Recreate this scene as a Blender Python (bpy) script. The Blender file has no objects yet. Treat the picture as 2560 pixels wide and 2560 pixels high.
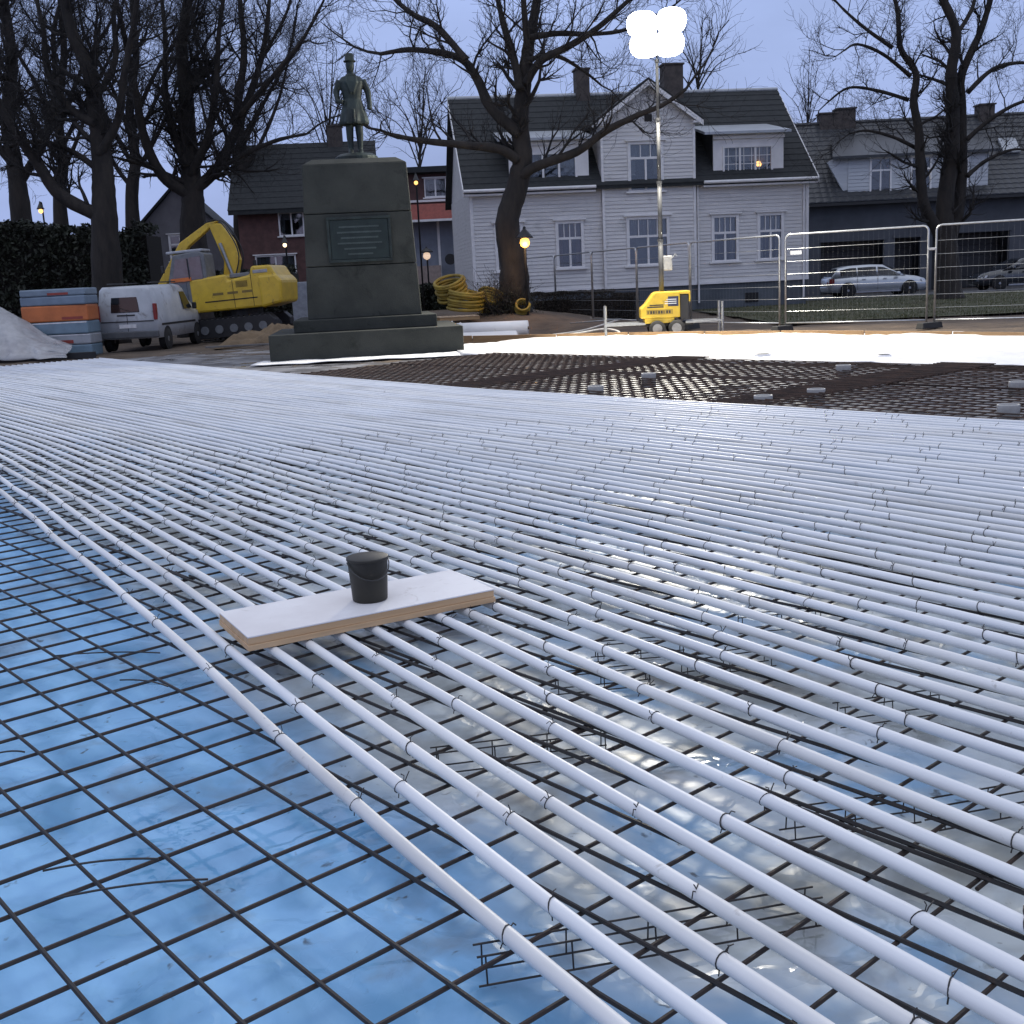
import bpy, bmesh, math, random
import numpy as np
from mathutils import Vector, Matrix, noise as mnoise
random.seed(7); rng = np.random.default_rng(7)
sc = bpy.context.scene
C = bpy.context.collection
R_ = math.radians

# ------------------------------------------------------------------ camera
F, PITCH, ROLL, CAMH = 2800.0, 0.204254, 0.048835, 1.576      # focal length and centre in units of a 2560 px picture
cp, sp, cr, sr = math.cos(PITCH), math.sin(PITCH), math.cos(ROLL), math.sin(ROLL)
FW = Vector((0, cp, -sp)); U0 = Vector((0, sp, cp)); X0 = Vector((1, 0, 0))
RT = X0 * cr - U0 * sr; UP = X0 * sr + U0 * cr; EYE = Vector((0, 0, CAMH))
cam = bpy.data.cameras.new('camera'); camo = bpy.data.objects.new('camera', cam); C.objects.link(camo)
m = Matrix((RT, UP, -FW)).transposed().to_4x4(); m.translation = EYE
camo.matrix_world = m
cam.sensor_fit = 'HORIZONTAL'; cam.angle = 2 * math.atan(1280 / F); cam.clip_start = 0.05; cam.clip_end = 1500
sc.camera = camo

def at(x, y, Y):
    d = FW + RT * ((x - 1280) / F) - UP * ((y - 1280) / F)
    return EYE + d * (Y / d.y)

# ------------------------------------------------------------------ dusk sky and the faint directional rest of daylight
SUN_EL, SUN_ROT = R_(70), R_(200)
world = bpy.data.worlds.new('World'); sc.world = world; world.use_nodes = True
nt = world.node_tree; nt.nodes.clear()
def wn(t, **k):
    n = nt.nodes.new(t)
    for a, b in k.items(): setattr(n, a, b)
    return n
out = wn('ShaderNodeOutputWorld'); bg = wn('ShaderNodeBackground'); sky = wn('ShaderNodeTexSky')
sky.sky_type = 'NISHITA'; sky.sun_disc = False; sky.sun_elevation = R_(1.5); sky.sun_rotation = SUN_ROT
tc = wn('ShaderNodeTexCoord'); sep = wn('ShaderNodeSeparateXYZ'); ramp = wn('ShaderNodeValToRGB')
nt.links.new(tc.outputs['Generated'], sep.inputs[0]); nt.links.new(sep.outputs['Z'], ramp.inputs[0])
ramp.color_ramp.elements[0].position = 0.0; ramp.color_ramp.elements[0].color = (0.29, 0.38, 0.68, 1)
ramp.color_ramp.elements[1].position = 0.9; ramp.color_ramp.elements[1].color = (0.80, 0.85, 1.0, 1)
e = ramp.color_ramp.elements.new(0.24); e.color = (0.39, 0.50, 0.86, 1)
nz = wn('ShaderNodeTexNoise'); nz.inputs['Scale'].default_value = 2.6; nz.inputs['Detail'].default_value = 6; nz.inputs['Roughness'].default_value = 0.55
mp = wn('ShaderNodeMapping'); mp.inputs['Scale'].default_value = (1, 1, 2.6)
nt.links.new(tc.outputs['Generated'], mp.inputs[0]); nt.links.new(mp.outputs[0], nz.inputs['Vector'])
mr = wn('ShaderNodeMapRange'); mr.inputs[1].default_value = .3; mr.inputs[2].default_value = .7; mr.inputs[3].default_value = .84; mr.inputs[4].default_value = 1.13
nt.links.new(nz.outputs[0], mr.inputs[0])
mul = wn('ShaderNodeVectorMath', operation='SCALE'); nt.links.new(ramp.outputs[0], mul.inputs[0]); nt.links.new(mr.outputs[0], mul.inputs['Scale'])
skm = wn('ShaderNodeVectorMath', operation='SCALE'); skm.inputs['Scale'].default_value = 0.02; nt.links.new(sky.outputs[0], skm.inputs[0])
add = wn('ShaderNodeVectorMath', operation='ADD'); nt.links.new(mul.outputs[0], add.inputs[0]); nt.links.new(skm.outputs[0], add.inputs[1])
nt.links.new(add.outputs[0], bg.inputs[0]); bg.inputs[1].default_value = 1.0; nt.links.new(bg.outputs[0], out.inputs[0])
sun = bpy.data.lights.new('sun', 'SUN'); sun.energy = 0.22; sun.angle = R_(50); sun.color = (0.86, 0.91, 1.0)
suno = bpy.data.objects.new('sun', sun); C.objects.link(suno)
suno.rotation_euler = Vector((math.sin(SUN_ROT) * math.cos(SUN_EL), math.cos(SUN_ROT) * math.cos(SUN_EL), math.sin(SUN_EL))).to_track_quat('Z', 'Y').to_euler()
sc.view_settings.view_transform = 'Standard'; sc.view_settings.look = 'None'; sc.view_settings.exposure = 0.0; sc.view_settings.gamma = 1.0
sc.view_settings.use_curve_mapping = False

# ------------------------------------------------------------------ materials
MATS = {}
def mat(name, col, rough=.6, col2=None, scale=6.0, bump=0.0, bscale=None, metal=0.0, spec=.5, emit=None, estr=0.0, alpha=None, detail=5, lo=.35, hi=.65, rvar=0.0, coat=0.0, stretch=None, fleck=None, fscale=14, fpos=.66):
    if name in MATS: return MATS[name]
    m_ = bpy.data.materials.new(name); m_.use_nodes = True; t = m_.node_tree; b = t.nodes['Principled BSDF']
    b.inputs['Base Color'].default_value = (*col, 1); b.inputs['Roughness'].default_value = rough; b.inputs['Metallic'].default_value = metal
    b.inputs['Specular IOR Level'].default_value = spec
    if coat: b.inputs['Coat Weight'].default_value = coat; b.inputs['Coat Roughness'].default_value = .08
    tcn = t.nodes.new('ShaderNodeTexCoord'); src = tcn.outputs['Object']
    if stretch:
        mpn = t.nodes.new('ShaderNodeMapping'); mpn.inputs['Scale'].default_value = stretch; t.links.new(src, mpn.inputs[0]); src = mpn.outputs[0]
    if col2 is None: col2 = tuple(c * .72 for c in col)
    n = t.nodes.new('ShaderNodeTexNoise'); n.inputs['Scale'].default_value = scale; n.inputs['Detail'].default_value = detail; n.inputs['Roughness'].default_value = .6
    t.links.new(src, n.inputs['Vector'])
    r = t.nodes.new('ShaderNodeValToRGB'); r.color_ramp.elements[0].position = lo; r.color_ramp.elements[1].position = hi
    r.color_ramp.elements[0].color = (*col2, 1); r.color_ramp.elements[1].color = (*col, 1)
    t.links.new(n.outputs[0], r.inputs[0]); t.links.new(r.outputs[0], b.inputs['Base Color'])
    if fleck:
        n3 = t.nodes.new('ShaderNodeTexNoise'); n3.inputs['Scale'].default_value = fscale; n3.inputs['Detail'].default_value = 7; n3.inputs['Roughness'].default_value = .65; n3.inputs['Distortion'].default_value = .5; t.links.new(tcn.outputs['Object'], n3.inputs['Vector'])
        r3 = t.nodes.new('ShaderNodeMapRange'); r3.inputs[1].default_value = fpos; r3.inputs[2].default_value = fpos + .12; r3.inputs[4].default_value = .8; t.links.new(n3.outputs[0], r3.inputs[0])
        mx = t.nodes.new('ShaderNodeMix'); mx.data_type = 'RGBA'; t.links.new(r3.outputs[0], mx.inputs[0]); t.links.new(r.outputs[0], mx.inputs[6]); mx.inputs[7].default_value = (*fleck, 1); t.links.new(mx.outputs[2], b.inputs['Base Color'])
    if rvar:
        q = t.nodes.new('ShaderNodeMapRange'); q.inputs[1].default_value = .3; q.inputs[2].default_value = .7; q.inputs[3].default_value = max(.02, rough - rvar); q.inputs[4].default_value = min(1, rough + rvar)
        t.links.new(n.outputs[0], q.inputs[0]); t.links.new(q.outputs[0], b.inputs['Roughness'])
    if bump:
        n2 = t.nodes.new('ShaderNodeTexNoise'); n2.inputs['Scale'].default_value = bscale or scale * 4; n2.inputs['Detail'].default_value = 6; t.links.new(src, n2.inputs['Vector'])
        bn = t.nodes.new('ShaderNodeBump'); bn.inputs['Strength'].default_value = 1.0; bn.inputs['Distance'].default_value = bump
        t.links.new(n2.outputs[0], bn.inputs['Height']); t.links.new(bn.outputs[0], b.inputs['Normal'])
    if emit:
        b.inputs['Emission Color'].default_value = (*emit, 1); b.inputs['Emission Strength'].default_value = estr
    MATS[name] = m_
    return m_

# ------------------------------------------------------------------ mesh helpers
class MB:
    def __init__(s): s.v = []; s.f = []
    def quad(s, *p):
        k = len(s.v); s.v += [tuple(q) for q in p]; s.f.append(tuple(range(k, k + len(p)))); return s
    def box(s, x0, x1, y0, y1, z0, z1):
        k = len(s.v); s.v += [(x0,y0,z0),(x1,y0,z0),(x1,y1,z0),(x0,y1,z0),(x0,y0,z1),(x1,y0,z1),(x1,y1,z1),(x0,y1,z1)]
        s.f += [tuple(k + i for i in q) for q in ((3,2,1,0),(4,5,6,7),(0,1,5,4),(1,2,6,5),(2,3,7,6),(3,0,4,7))]; return s
    def hexa(s, p):                                                      # eight corners, bottom ring then top ring
        k = len(s.v); s.v += [tuple(q) for q in p]
        s.f += [tuple(k + i for i in q) for q in ((3,2,1,0),(4,5,6,7),(0,1,5,4),(1,2,6,5),(2,3,7,6),(3,0,4,7))]; return s
    def prism(s, poly, axis, a0, a1):                                     # poly of 2D points swept along axis
        n = len(poly); k = len(s.v)
        def P(p, a): return (a, p[0], p[1]) if axis == 'x' else ((p[0], a, p[1]) if axis == 'y' else (p[0], p[1], a))
        s.v += [P(p, a0) for p in poly] + [P(p, a1) for p in poly]
        s.f.append(tuple(range(k + n - 1, k - 1, -1))); s.f.append(tuple(range(k + n, k + 2 * n)))
        s.f += [(k + i, k + (i + 1) % n, k + n + (i + 1) % n, k + n + i) for i in range(n)]; return s
    def tube(s, pts, rad, n=6, cap=True):
        pts = [Vector(p) for p in pts]; m_ = len(pts); k = len(s.v)
        rad = rad if hasattr(rad, '__len__') else [rad] * m_
        ref = Vector((0, 0, 1)); a = None
        for i, p in enumerate(pts):
            d = (pts[min(i + 1, m_ - 1)] - pts[max(i - 1, 0)]); d = d.normalized() if d.length > 1e-9 else Vector((0, 0, 1))
            if a is None: a = d.cross(ref if abs(d.z) < .95 else Vector((1, 0, 0))).normalized()
            else: a = (a - d * a.dot(d)).normalized()
            b = d.cross(a)
            for j in range(n):
                t = 2 * math.pi * j / n; s.v.append(tuple(p + (a * math.cos(t) + b * math.sin(t)) * rad[i]))
        for i in range(m_ - 1):
            for j in range(n):
                j2 = (j + 1) % n; s.f.append((k + i*n + j, k + i*n + j2, k + (i+1)*n + j2, k + (i+1)*n + j))
        if cap: s.f.append(tuple(k + j for j in reversed(range(n)))); s.f.append(tuple(k + (m_-1)*n + j for j in range(n)))
        return s
    def lathe(s, prof, n=16, c=(0, 0, 0), sy=1.0, axis='z', closed=False):
        k = len(s.v)
        for r, z in prof:
            for j in range(n):
                t = 2 * math.pi * j / n; x, y = r * math.cos(t), r * math.sin(t) * sy
                s.v.append((c[0]+x, c[1]+y, c[2]+z) if axis == 'z' else ((c[0]+z, c[1]+x, c[2]+y) if axis == 'x' else (c[0]+x, c[1]+z, c[2]+y)))
        m_ = len(prof)
        for i in range(m_ - 1):
            for j in range(n):
                j2 = (j + 1) % n; s.f.append((k + i*n + j, k + i*n + j2, k + (i+1)*n + j2, k + (i+1)*n + j))
        s.f.append(tuple(k + j for j in reversed(range(n)))); s.f.append(tuple(k + (m_-1)*n + j for j in range(n)))
        return s
    def loft(s, secs):                                                    # rings of equal length
        k = len(s.v); n = len(secs[0])
        for q in secs: s.v += [tuple(p) for p in q]
        for i in range(len(secs) - 1):
            for j in range(n):
                j2 = (j + 1) % n; s.f.append((k + i*n + j, k + i*n + j2, k + (i+1)*n + j2, k + (i+1)*n + j))
        s.f.append(tuple(k + j for j in reversed(range(n)))); s.f.append(tuple(k + (len(secs)-1)*n + j for j in range(n)))
        return s
    def mesh(s, name, m_, smooth=False):
        me = bpy.data.meshes.new(name); me.from_pydata(s.v, [], s.f); me.update()
        bm = bmesh.new(); bm.from_mesh(me); bmesh.ops.recalc_face_normals(bm, faces=bm.faces); bm.to_mesh(me); bm.free()
        if smooth:
            me.polygons.foreach_set('use_smooth', [True] * len(me.polygons))
        if m_: me.materials.append(m_)
        return me
    def build(s, name, m_, parent=None, smooth=False, bevel=0.0, label=None, loc=None, rotz=None):
        return link(name, s.mesh(name, m_, smooth), parent, bevel, label, loc, rotz, smooth)

def link(name, me, parent=None, bevel=0.0, label=None, loc=None, rotz=None, smooth=False):
    o = bpy.data.objects.new(name, me); C.objects.link(o)
    if parent: o.parent = parent
    if loc is not None: o.location = loc
    if rotz is not None: o.rotation_euler = (0, 0, rotz)
    if bevel:
        b = o.modifiers.new('edge', 'BEVEL'); b.width = bevel; b.segments = 2; b.limit_method = 'ANGLE'; b.angle_limit = R_(35)
    if smooth == 'auto': pass
    if label: o['label'] = label
    return o
def tag(o, label, cat, group=None):
    o['label'] = label; o['category'] = cat
    if group: o['group'] = group
    return o
def kind(o, k, label=None):
    o['kind'] = k
    if label: o['label'] = label
    return o
def thing(name, label, cat, loc=(0, 0, 0), rotz=0.0, group=None):
    o = bpy.data.objects.new(name, None); o.empty_display_size = .2; C.objects.link(o)
    o.location = loc; o.rotation_euler = (0, 0, rotz); return tag(o, label, cat, group)
def copy_tree(o, parent=None):
    c = o.copy(); C.objects.link(c); c.parent = parent
    for ch in list(o.children): copy_tree(ch, c)
    return c
def smooth(t): t = max(0., min(1., t)); return t * t * (3 - 2 * t)
def fbm(x, y, z=0.0, o=4): return mnoise.fractal(Vector((x, y, z)), 1.0, 2.0, o)

def curve2(P, n=8):
    a, b_, c_ = P; return [a * (1 - t) ** 2 + b_ * 2 * t * (1 - t) + c_ * t * t for t in [k / n for k in range(n + 1)]]

# ------------------------------------------------------------------ the setting: ground
YAW = 0.708558                        # the rink frame: local x runs across the pipes, local y along them
def rk(b, a, z=0.0): return Vector((b * math.cos(YAW) - a * math.sin(YAW), b * math.sin(YAW) + a * math.cos(YAW), z))
def gz(x, y):
    return 0.60 * smooth((y - 30.5) / 5.5) * smooth((5.0 - x) / 5.0) * smooth((x + 9) / 5) * (1 - .6 * smooth((y - 40) / 6))

M_dirt = mat('dirt', (.135, .098, .066), .95, (.055, .042, .032), 1.3, .05, 9, detail=9, lo=.3, hi=.7)
def terrain(x0, x1, y0, y1, nx, ny, zf):
    b = MB()
    for j in range(ny + 1):
        for i in range(nx + 1):
            x = x0 + (x1 - x0) * i / nx; y = y0 + (y1 - y0) * j / ny; b.v.append((x, y, zf(x, y)))
    for j in range(ny):
        for i in range(nx):
            k = j * (nx + 1) + i; b.f.append((k, k + 1, k + nx + 2, k + nx + 1))
    return b
def inrink(x, y):
    b = x * math.cos(YAW) + y * math.sin(YAW); a = -x * math.sin(YAW) + y * math.cos(YAW)
    return -8 < b < 22.6 and -8 < a < 32 and not (b > 11.6 + .1 * (a - 18) and 18.3 < a and b < 15)
def ground_z(x, y):
    rough_ = .05 * fbm(x * .5, y * .5) + .03 * fbm(x * 2.1, y * 2.1, 3)
    return gz(x, y) + (-.09 + .2 * rough_ if inrink(x, y) else -.02 + rough_ * (1 if 14 < y < 48 else .3))
kind(terrain(-36, 34, -4, 66, 200, 200, ground_z).build('ground', M_dirt, smooth=True), 'structure', 'bare brown dirt of the building site')
outer = terrain(-600, 600, -200, 1000, 24, 24, lambda x, y: -.35)
kind(outer.build('far_ground', mat('far_ground', (.05, .055, .035), .95)), 'structure', 'dark open ground beyond the site')

# lawn behind the fence and the street beyond it
M_lawn = mat('lawn_soil', (.050, .056, .022), .95, (.075, .066, .03), .8, .04, 14)
kind(terrain(7.6, 34, 31.0, 50.2, 60, 44, lambda x, y: .045 + .03 * fbm(x * .4, y * .4)).build('lawn', M_lawn, smooth=True), 'structure', 'olive winter lawn behind the wire fence')
gb = MB()
for k in range(26000):
    x = rng.uniform(7.7, 33); y = 31.1 + 19 * rng.random() ** 1.3; h = rng.uniform(.03, .08); a = rng.uniform(0, math.pi); dx, dy = .012 * math.cos(a), .012 * math.sin(a); lx, ly = rng.normal(0, .025, 2)
    z = .045 + .03 * fbm(x * .4, y * .4)
    gb.quad((x - dx, y - dy, z - .01), (x + dx, y + dy, z - .01), (x + lx, y + ly, z + h))
me = bpy.data.meshes.new('grass'); me.from_pydata(gb.v, [], gb.f); me.materials.append(mat('grass_blade', (.075, .085, .028), .8, (.05, .05, .02), .7))
kind(link('grass', me), 'stuff', 'short olive grass on the lawn')
kind(MB().box(8, 60, 50.4, 58.2, -.3, .02).build('street', mat('asphalt', (.045, .047, .05), .6, (.03, .031, .034), 3, .004, 60, rvar=.15)), 'structure', 'dark asphalt street in front of the garages')
kind(MB().box(8, 60, 50.2, 50.4, -.3, .12).build('kerb', mat('kerb_stone', (.2, .2, .2), .8), bevel=.02), 'structure', 'granite kerb between lawn and street')

# ------------------------------------------------------------------ rink: liner sheet
def liner_material():
    m_ = bpy.data.materials.new('wet_liner'); m_.use_nodes = True; t = m_.node_tree; b = t.nodes['Principled BSDF']; N = t.nodes.new; Lk = t.links.new
    tcn = N('ShaderNodeTexCoord'); sp_ = N('ShaderNodeSeparateXYZ'); Lk(tcn.outputs['Object'], sp_.inputs[0])
    def noi(scale, det=5, stretch=None, dist=0.0):
        n = N('ShaderNodeTexNoise'); n.inputs['Scale'].default_value = scale; n.inputs['Detail'].default_value = det; n.inputs['Distortion'].default_value = dist
        if stretch:
            q = N('ShaderNodeMapping'); q.inputs['Scale'].default_value = stretch; Lk(tcn.outputs['Object'], q.inputs[0]); Lk(q.outputs[0], n.inputs['Vector'])
        else: Lk(tcn.outputs['Object'], n.inputs['Vector'])
        return n.outputs[0]
    def math_(op, a, c):
        n = N('ShaderNodeMath'); n.operation = op
        for i, q in enumerate((a, c)):
            if isinstance(q, (int, float)): n.inputs[i].default_value = q
            else: Lk(q, n.inputs[i])
        return n.outputs[0]
    def ramp_(src, p0, p1, c0, c1):
        r = N('ShaderNodeValToRGB'); r.color_ramp.elements[0].position = p0; r.color_ramp.elements[1].position = p1; r.color_ramp.elements[0].color = (*c0, 1); r.color_ramp.elements[1].color = (*c1, 1); Lk(src, r.inputs[0]); return r.outputs[0]
    def mix(fac, a, c):
        n = N('ShaderNodeMix'); n.data_type = 'RGBA'; Lk(fac, n.inputs[0]); Lk(a, n.inputs[6]); Lk(c, n.inputs[7]); return n.outputs[2]
    # sky-lit blue and lamp-lit grey are painted into one sheet; their seam wanders
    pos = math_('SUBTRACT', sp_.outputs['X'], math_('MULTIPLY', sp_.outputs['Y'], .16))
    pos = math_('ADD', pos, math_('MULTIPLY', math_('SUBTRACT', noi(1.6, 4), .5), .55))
    tint_edge = N('ShaderNodeMapRange'); tint_edge.interpolation_type = 'SMOOTHSTEP'; tint_edge.inputs[1].default_value = 1.02; tint_edge.inputs[2].default_value = 1.62; Lk(pos, tint_edge.inputs[0])
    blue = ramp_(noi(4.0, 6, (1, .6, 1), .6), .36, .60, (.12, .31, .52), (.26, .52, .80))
    g1 = ramp_(noi(2.6, 6, None, .7), .38, .60, (.27, .29, .28), (.58, .63, .64)); g2 = ramp_(noi(1.9, 5, (1, .7, 1), 1.0), .40, .58, (.27, .44, .62), (.60, .66, .70))  # the light blue end paints sky reflections into the sheet colour
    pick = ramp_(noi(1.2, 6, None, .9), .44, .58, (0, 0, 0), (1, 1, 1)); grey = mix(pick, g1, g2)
    col = mix(tint_edge.outputs[0], blue, grey)
    mud = ramp_(noi(2.3, 8, None, 1.0), .56, .72, (0, 0, 0), (.55, .55, .55))
    mudc = N('ShaderNodeRGB'); mudc.outputs[0].default_value = (.13, .105, .07, 1)
    col = mix(mud, col, mudc.outputs[0])
    spots = ramp_(noi(17, 5, None, .6), .66, .74, (0, 0, 0), (.75, .75, .75)); sc_ = N('ShaderNodeRGB'); sc_.outputs[0].default_value = (.035, .028, .02, 1)
    col = mix(spots, col, sc_.outputs[0])
    # bare dark backing shows where the mesh has no pipes yet
    far = N('ShaderNodeMapRange'); far.inputs[1].default_value = 10.0; far.inputs[2].default_value = 10.6; Lk(sp_.outputs['X'], far.inputs[0])
    dk = ramp_(noi(1.4, 5), .4, .62, (.09, .085, .085), (.26, .26, .27))
    col = mix(far.outputs[0], col, dk)
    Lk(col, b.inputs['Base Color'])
    wet = N('ShaderNodeMapRange'); wet.inputs[1].default_value = .56; wet.inputs[2].default_value = .63; wet.inputs[3].default_value = .48; wet.inputs[4].default_value = .03; Lk(noi(1.1, 5, None, .5), wet.inputs[0])
    Lk(wet.outputs[0], b.inputs['Roughness']); b.inputs['Specular IOR Level'].default_value = .55
    crease = N('ShaderNodeTexVoronoi'); crease.feature = 'DISTANCE_TO_EDGE'; crease.inputs['Scale'].default_value = 2.6; wv = N('ShaderNodeTexNoise'); wv.inputs['Scale'].default_value = 2.0; wv.inputs['Detail'].default_value = 4; Lk(tcn.outputs['Object'], wv.inputs['Vector'])
    va = N('ShaderNodeVectorMath'); va.operation = 'SCALE'; va.inputs['Scale'].default_value = .9; Lk(wv.outputs[1], va.inputs[0]); vb_ = N('ShaderNodeVectorMath'); Lk(tcn.outputs['Object'], vb_.inputs[0]); Lk(va.outputs[0], vb_.inputs[1]); Lk(vb_.outputs[0], crease.inputs['Vector'])
    cz = N('ShaderNodeMapRange'); cz.inputs[1].default_value = 0; cz.inputs[2].default_value = .07; cz.inputs[3].default_value = 1; cz.inputs[4].default_value = 0; Lk(crease.outputs['Distance'], cz.inputs[0])
    bn0 = N('ShaderNodeBump'); bn0.inputs['Distance'].default_value = .007; bn0.inputs['Strength'].default_value = .4; Lk(cz.outputs[0], bn0.inputs['Height'])
    bn = N('ShaderNodeBump'); bn.inputs['Distance'].default_value = .0045; bn.inputs['Strength'].default_value = .55; Lk(noi(7, 6, (1, .5, 1), .8), bn.inputs['Height']); Lk(bn0.outputs[0], bn.inputs['Normal'])
    Lk(bn.outputs[0], b.inputs['Normal']); return m_
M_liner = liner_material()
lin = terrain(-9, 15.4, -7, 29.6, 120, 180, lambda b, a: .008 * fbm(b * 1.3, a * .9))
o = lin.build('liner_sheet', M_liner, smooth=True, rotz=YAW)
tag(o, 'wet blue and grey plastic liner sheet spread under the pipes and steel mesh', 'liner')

# ------------------------------------------------------------------ rink: steel mesh mats
M_rod = mat('rusty_rod', (.050, .030, .022), .7, (.022, .018, .017), 9, .001, 200)
M_rust = mat('brown_rust', (.085, .048, .032), .8, (.040, .027, .021), 5, .001, 200)
MZ, RR = .095, .0058
A0, B0, CELL = 2.776, 1.272, .2
def rodmesh(L, r, m_, n=6, bend=0.0):
    k = max(2, int(L / .8)); return MB().tube([(L * i / k, .0, bend * math.sin(math.pi * i / k * 3)) for i in range(k + 1)], r, n).mesh('rod', m_)
MW, ML = 12, 25                        # cells across, cells along one mat
M_rodk = mat('black_rod', (.022, .017, .015), .6, (.010, .009, .009), 9, .001, 200, fleck=(.07, .035, .02), fscale=20, fpos=.6)
rods_long = [rodmesh(ML * CELL + .06, .0063, M_rodk, bend=q) for q in (0, .004, -.003)]; rods_cross = [rodmesh(MW * CELL + .06, .0060, M_rod, bend=q) for q in (0, .005, -.004)]
def near_mat(b0, a0, dz):
    t = thing('mesh_mat', 'dark rusty welded steel mesh mat under the white pipes', 'steel mesh', rk(b0, a0, MZ + dz), YAW, 'steel mesh mats under the pipes')
    for i in range(MW + 1):
        o = link('rod', rods_long[random.randint(0, 2)], t); o.rotation_euler = (0, 0, math.pi / 2 + random.gauss(0, .0022)); o.location = (i * CELL + random.gauss(0, .007), -.03, .0)
    for j in range(ML + 1):
        o = link('rod', rods_cross[random.randint(0, 2)], t); o.rotation_euler = (0, 0, random.gauss(0, .004)); o.location = (-.03, j * CELL + random.gauss(0, .006), -.0135)
    return t
bo = B0 - 6 * CELL
for j in range(2):
    for i in range(4):
        t = near_mat(bo + i * (MW * CELL - .03), A0 - 11 * CELL + j * ML * CELL, .003 * (i % 2))
        if i:
            t['label'] = 'rusty mesh mat under the pipes, ' + ('second', 'third', 'fourth')[i - 1] + ' from the blue margin, ' + ('near side', 'far side')[j]
        if i == 0:
            t['label'] = ['dark rusty steel mesh mat over the blue sheet nearest the viewer', 'dark rusty steel mesh mat over the blue sheet past the board'][j]; del t['group']
def grid_mat(name, b0, b1, a0, a1, z, m_, label, cell=CELL, r=RR, group=None, jit=.004):
    b = MB()
    x = b0
    while x <= b1 + 1e-6:
        b.tube([(x + random.gauss(0, jit), a0 - .03, 0), (x + random.gauss(0, jit), a1 + .03, 0)], r, 4); x += cell
    y = a0
    while y <= a1 + 1e-6:
        b.tube([(b0 - .03, y + random.gauss(0, jit), -.0105), (b1 + .03, y + random.gauss(0, jit), -.0105)], r, 4); y += cell
    for p in range(len(b.v)): pass
    t = thing(name, label, 'steel mesh', (0, 0, z), YAW, group)
    kind(b.build('rods', m_, t), 'stuff'); return t
for k, a in enumerate(np.arange(A0 + 39 * CELL, 29, 5.0)):
    grid_mat('mesh_mat', bo, 10.0, a, min(a + 5.0, 29.2), MZ, M_rod, 'dark steel mesh mat far along under the white pipes, ' + ('first', 'second', 'third', 'fourth', 'fifth')[k] + ' behind the board', group='far mesh mats under the pipes')
lab = {0: 'brown rusty mesh mat beside the far pipe edge', 1: 'brown rusty mesh mat next to the white sheet'}
for ia, a in enumerate(np.arange(2.8, 16.0, 5.0)):
    for ib, b in enumerate((9.95, 12.55)):
        L = 5.2
        grid_mat('mesh_mat', b, b + 2.6, a, min(a + L, 18.2), MZ + .012 * ((ia + ib) % 2), M_rust, lab[ib] + (', right picture edge', ', in the middle', ', monument end')[ia], cell=.2, r=.0078, group='rusty mesh mats ' + ('beside the pipe edge', 'next to the white sheet')[ib], jit=.008)
        # the lapped strip where two mats meet, a second layer crosses it
        grid_mat('mesh_lap', b, b + 2.6, a - .45, a + .3, MZ + .035, M_rust, 'narrow lapped strip of rusty mesh between mats, ' + ('pipe side', 'white sheet side')[ib] + (', rightmost', ', middle', ', leftmost')[ia], cell=.1, r=.0065, group='lapped mesh strips, ' + ('pipe side', 'sheet side')[ib], jit=.012)

# wire lattice spacers that hold the mesh up
M_wire = mat('spacer_wire', (.03, .024, .022), .6)
def spacer_mesh(L, h=.075, w=.05):
    b = MB()
    for y in (-w / 2, w / 2):
        b.tube([(0, y, h), (L, y, h)], .0028, 5); b.tube([(0, y * 1.3, .006), (L, y * 1.3, .006)], .0028, 5)
        n = int(L / .17)
        for i in range(n + 1):
            x = .02 + (L - .04) * i / n; b.tube([(x, y * 1.3, .006), (x, y, h)], .0022, 4)
    return b.mesh('spacer', M_wire)
spm = [spacer_mesh(.85), spacer_mesh(.6), spacer_mesh(.4)]
spots = [(1190, 2430, 0, 12, 'long wire lattice spacer under the mesh by the blue margin, nearest the viewer'), (1080, 1915, 1, 10, 'wire lattice spacer under the mesh between the board and the nearest spacer')]
more = [(1480, 1640, 2, 5), (1700, 1680, 2, 14), (1960, 2075, 2, 10), (2330, 2050, 2, 14), (1840, 1570, 2, 8), (1380, 1720, 2, 8), (2090, 1800, 2, 12)]
def gp(x, y, z=0.0):
    d = FW + RT * ((x - 1280) / F) - UP * ((y - 1280) / F); return EYE + d * ((z - CAMH) / d.z)
for k, q in enumerate(spots + more):
    p = gp(q[0], q[1], .03); o = link('wire_spacer', spm[q[2]]); o.location = (p.x, p.y, .008); o.rotation_euler = (0, 0, R_(q[3]))
    if len(q) == 5: tag(o, q[4], 'spacer')
    else: tag(o, 'short dark wire spacer propping up the mesh between the pipes', 'spacer', 'wire spacers under the mesh')

# ------------------------------------------------------------------ rink: white cooling pipes
M_pipe = mat('white_pipe', (.80, .81, .82), .52, (.70, .71, .72), 2.2, .0006, 40, spec=.35, stretch=(1, .25, 1), rvar=.08, fleck=(.30, .27, .24), fscale=11, fpos=.68)
M_pipe2 = mat('white_pipe_scuffed', (.78, .78, .77), .55, (.58, .575, .56), 3.0, .0006, 40, spec=.35, stretch=(1, .2, 1), rvar=.1, lo=.3, hi=.55, fleck=(.22, .18, .14), fscale=8, fpos=.63)
M_tie = mat('tie_wire', (.035, .03, .028), .5)
NP, PR = 55, .0198
aL = [-2.0, 0, 1.44, 2.01, 2.62, 3.46, 4.33, 5.62, 7.38, 8.6, 12, 20, 30]; bL = [.98, 1.21, 1.40, 1.48, 1.58, 1.72, 1.87, 2.08, 2.34, 2.55, 3.0, 3.5, 3.7]
aR = [-2.0, 4.5, 12, 19.4, 29]; bR = [9.86, 9.82, 9.68, 10.2, 10.9]
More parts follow.
